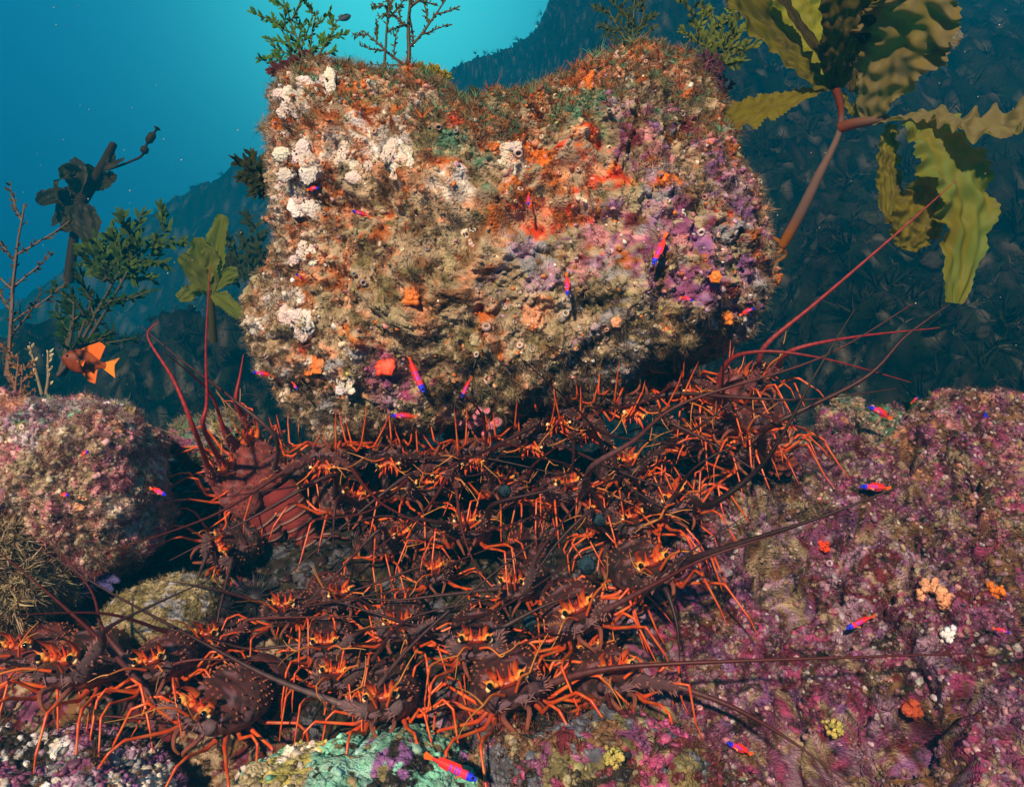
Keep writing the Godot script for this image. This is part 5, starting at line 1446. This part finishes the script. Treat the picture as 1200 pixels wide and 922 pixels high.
	for c in wl:
		var d := surface_depth(c[0], c[1])
		var o := thing("white_sponge", c[3], "sponge", "white sponges on the boulder", P(c[0], c[1], d + 0.002))
		var b := MB.new()
		for k in 10:
			var s: float = c[2] * rnd(0.28, 0.62)
			b.ball(Vector3(rnd(-1, 1), rnd(-1, 1), rnd(-.35, 0.0)) * c[2] * 0.85, Vector3(s * rnd(.7, 1.4), s * rnd(.7, 1.4), s * 0.36), jit(CREAM.lerp(WHITE, rng.randf() * 0.7).lerp(TAN, 0.25 * rng.randf()), 0.14), Basis(rdir(), rnd(-.4, .4)), 20, 0.3, nr)
		put("body", b.mesh(), M.rock, o)
		var hb := MB.new()
		for k in 6:
			var s: float = c[2] * rnd(0.05, 0.09)
			hb.ball(Vector3(rnd(-.7, .7), rnd(-.7, .7), 0.2) * c[2], Vector3(s, s, s), Color(0.12, 0.07, 0.04), Basis(), 6)
		put("pores", hb.mesh(), M.rock, o, "stuff")
	# orange lumps on the right slope
	for c in [[1093, 698, 0.026, PEACH, "peach coloured sponge lump on the right slope"], [1166, 694, 0.016, ORANGE, "small orange sponge near the right edge of the slope"], [1068, 825, 0.020, Color(0.45, 0.08, 0.03), "reddish brown upright sponge low on the right slope"], [965, 640, 0.012, REDOR, "red orange sponge behind the curved goby on the slope"], [975, 850, 0.016, YELLOW, "yellow sponge knob low on the right slope"], [718, 885, 0.014, YELLOW, "yellow sponge knob on the red crusted rock"], [1112, 745, 0.016, WHITE, "white sponge lump on the right slope under the long level antenna"], [95, 590, 0.010, PEACH, "peach sponge on the mound rock's face"]]:
		var d := surface_depth(c[0], c[1])
		if c[1] > 880: d = 0.735
		var o := thing("lump_sponge", c[4], "sponge", "", P(c[0], c[1], d))
		var b := MB.new()
		for k in 26:
			var s: float = c[2] * rnd(0.10, 0.30)
			b.ball(rdir() * c[2] * rnd(0.3, 0.75), Vector3(s, s, s), jit(c[3], 0.2), Basis(), 12, 0.45, nr)
		put("body", b.mesh(), M.rock, o)
	# black sea urchins
	for c in [[258, 712, 1.0, 0.021, "black spiny sea urchin in the dark gap right of the mossy rock"], [300, 700, 1.03, 0.018, "black sea urchin behind the brown headed lobster"]]:
		var o := thing("sea_urchin", c[4], "sea urchin", "", P(c[0], c[1], c[2]))
		var b := MB.new()
		b.ball(Vector3.ZERO, Vector3(c[3], c[3] * 0.75, c[3]), Color(0.012, 0.01, 0.014), Basis(), 16)
		put("body", b.mesh(), M.knob, o)
		var sb := MB.new()
		for k in 170:
			var dn := rdir()
			sb.cone(dn * c[3] * 0.8, dn * c[3] * rnd(1.7, 2.3), 0.0009, Color(0.02, 0.018, 0.022), Color(0.05, 0.05, 0.055), 4)
		put("spines", sb.mesh(), M.knob, o, "stuff")
	# dusky blue round sponges among the lobsters, a blue star's arm under the mound
	for c in [[702, 609, 1.0, 0.0085, "dusky blue ball sponge beside the sideways lobster"], [688, 662, 0.98, 0.0115, "larger dusky blue ball sponge left of the banded back lobster"], [622, 730, 0.95, 0.0095, "dim blue ball sponge left of the wide orange eyed lobster"], [592, 575, 1.02, 0.008, "dim grey blue ball sponge under the silty grey lobster's antenna"]]:
		var o := thing("ball_sponge", c[4], "sponge", "", P(c[0], c[1], c[2]))
		var b := MB.new()
		b.ball(Vector3.ZERO, Vector3.ONE * c[3], Color(0.02, 0.05, 0.07), Basis(), 18, 0.2, nr)
		put("body", b.mesh(), M.rock, o)
		var rb := put("rim", ring, mat(0.7, 0.3, Color(0.12, 0.2, 0.24)), o)
		rb.scale = Vector3.ONE * c[3] * 0.4
		rb.basis = Basis(Vector3.RIGHT, PI / 2) * rb.basis
		rb.position = Vector3(0, 0, c[3] * 0.85)
	var st := thing("bat_star", "violet blue sea star arm reaching out under the pink mound", "sea star", "", P(112, 678, 0.985))
	for a in [[10.0, 0.038], [-35.0, 0.03], [150.0, 0.03], [-110.0, 0.025], [75.0, 0.025]]:
		var b := MB.new()
		var dn := Vector3(cos(deg_to_rad(a[0])), sin(deg_to_rad(a[0])) * 0.5, 0.3).normalized()
		b.tube(curve([Vector3.ZERO, dn * a[1] * 0.6, dn * a[1] + Vector3(0, -0.004, 0)], 10), _lin(0.011, 0.003, 11), _colr(Color(0.07, 0.055, 0.19), Color(0.10, 0.09, 0.24), 11), 8)
		put("arm", b.mesh(), M.rock, st)
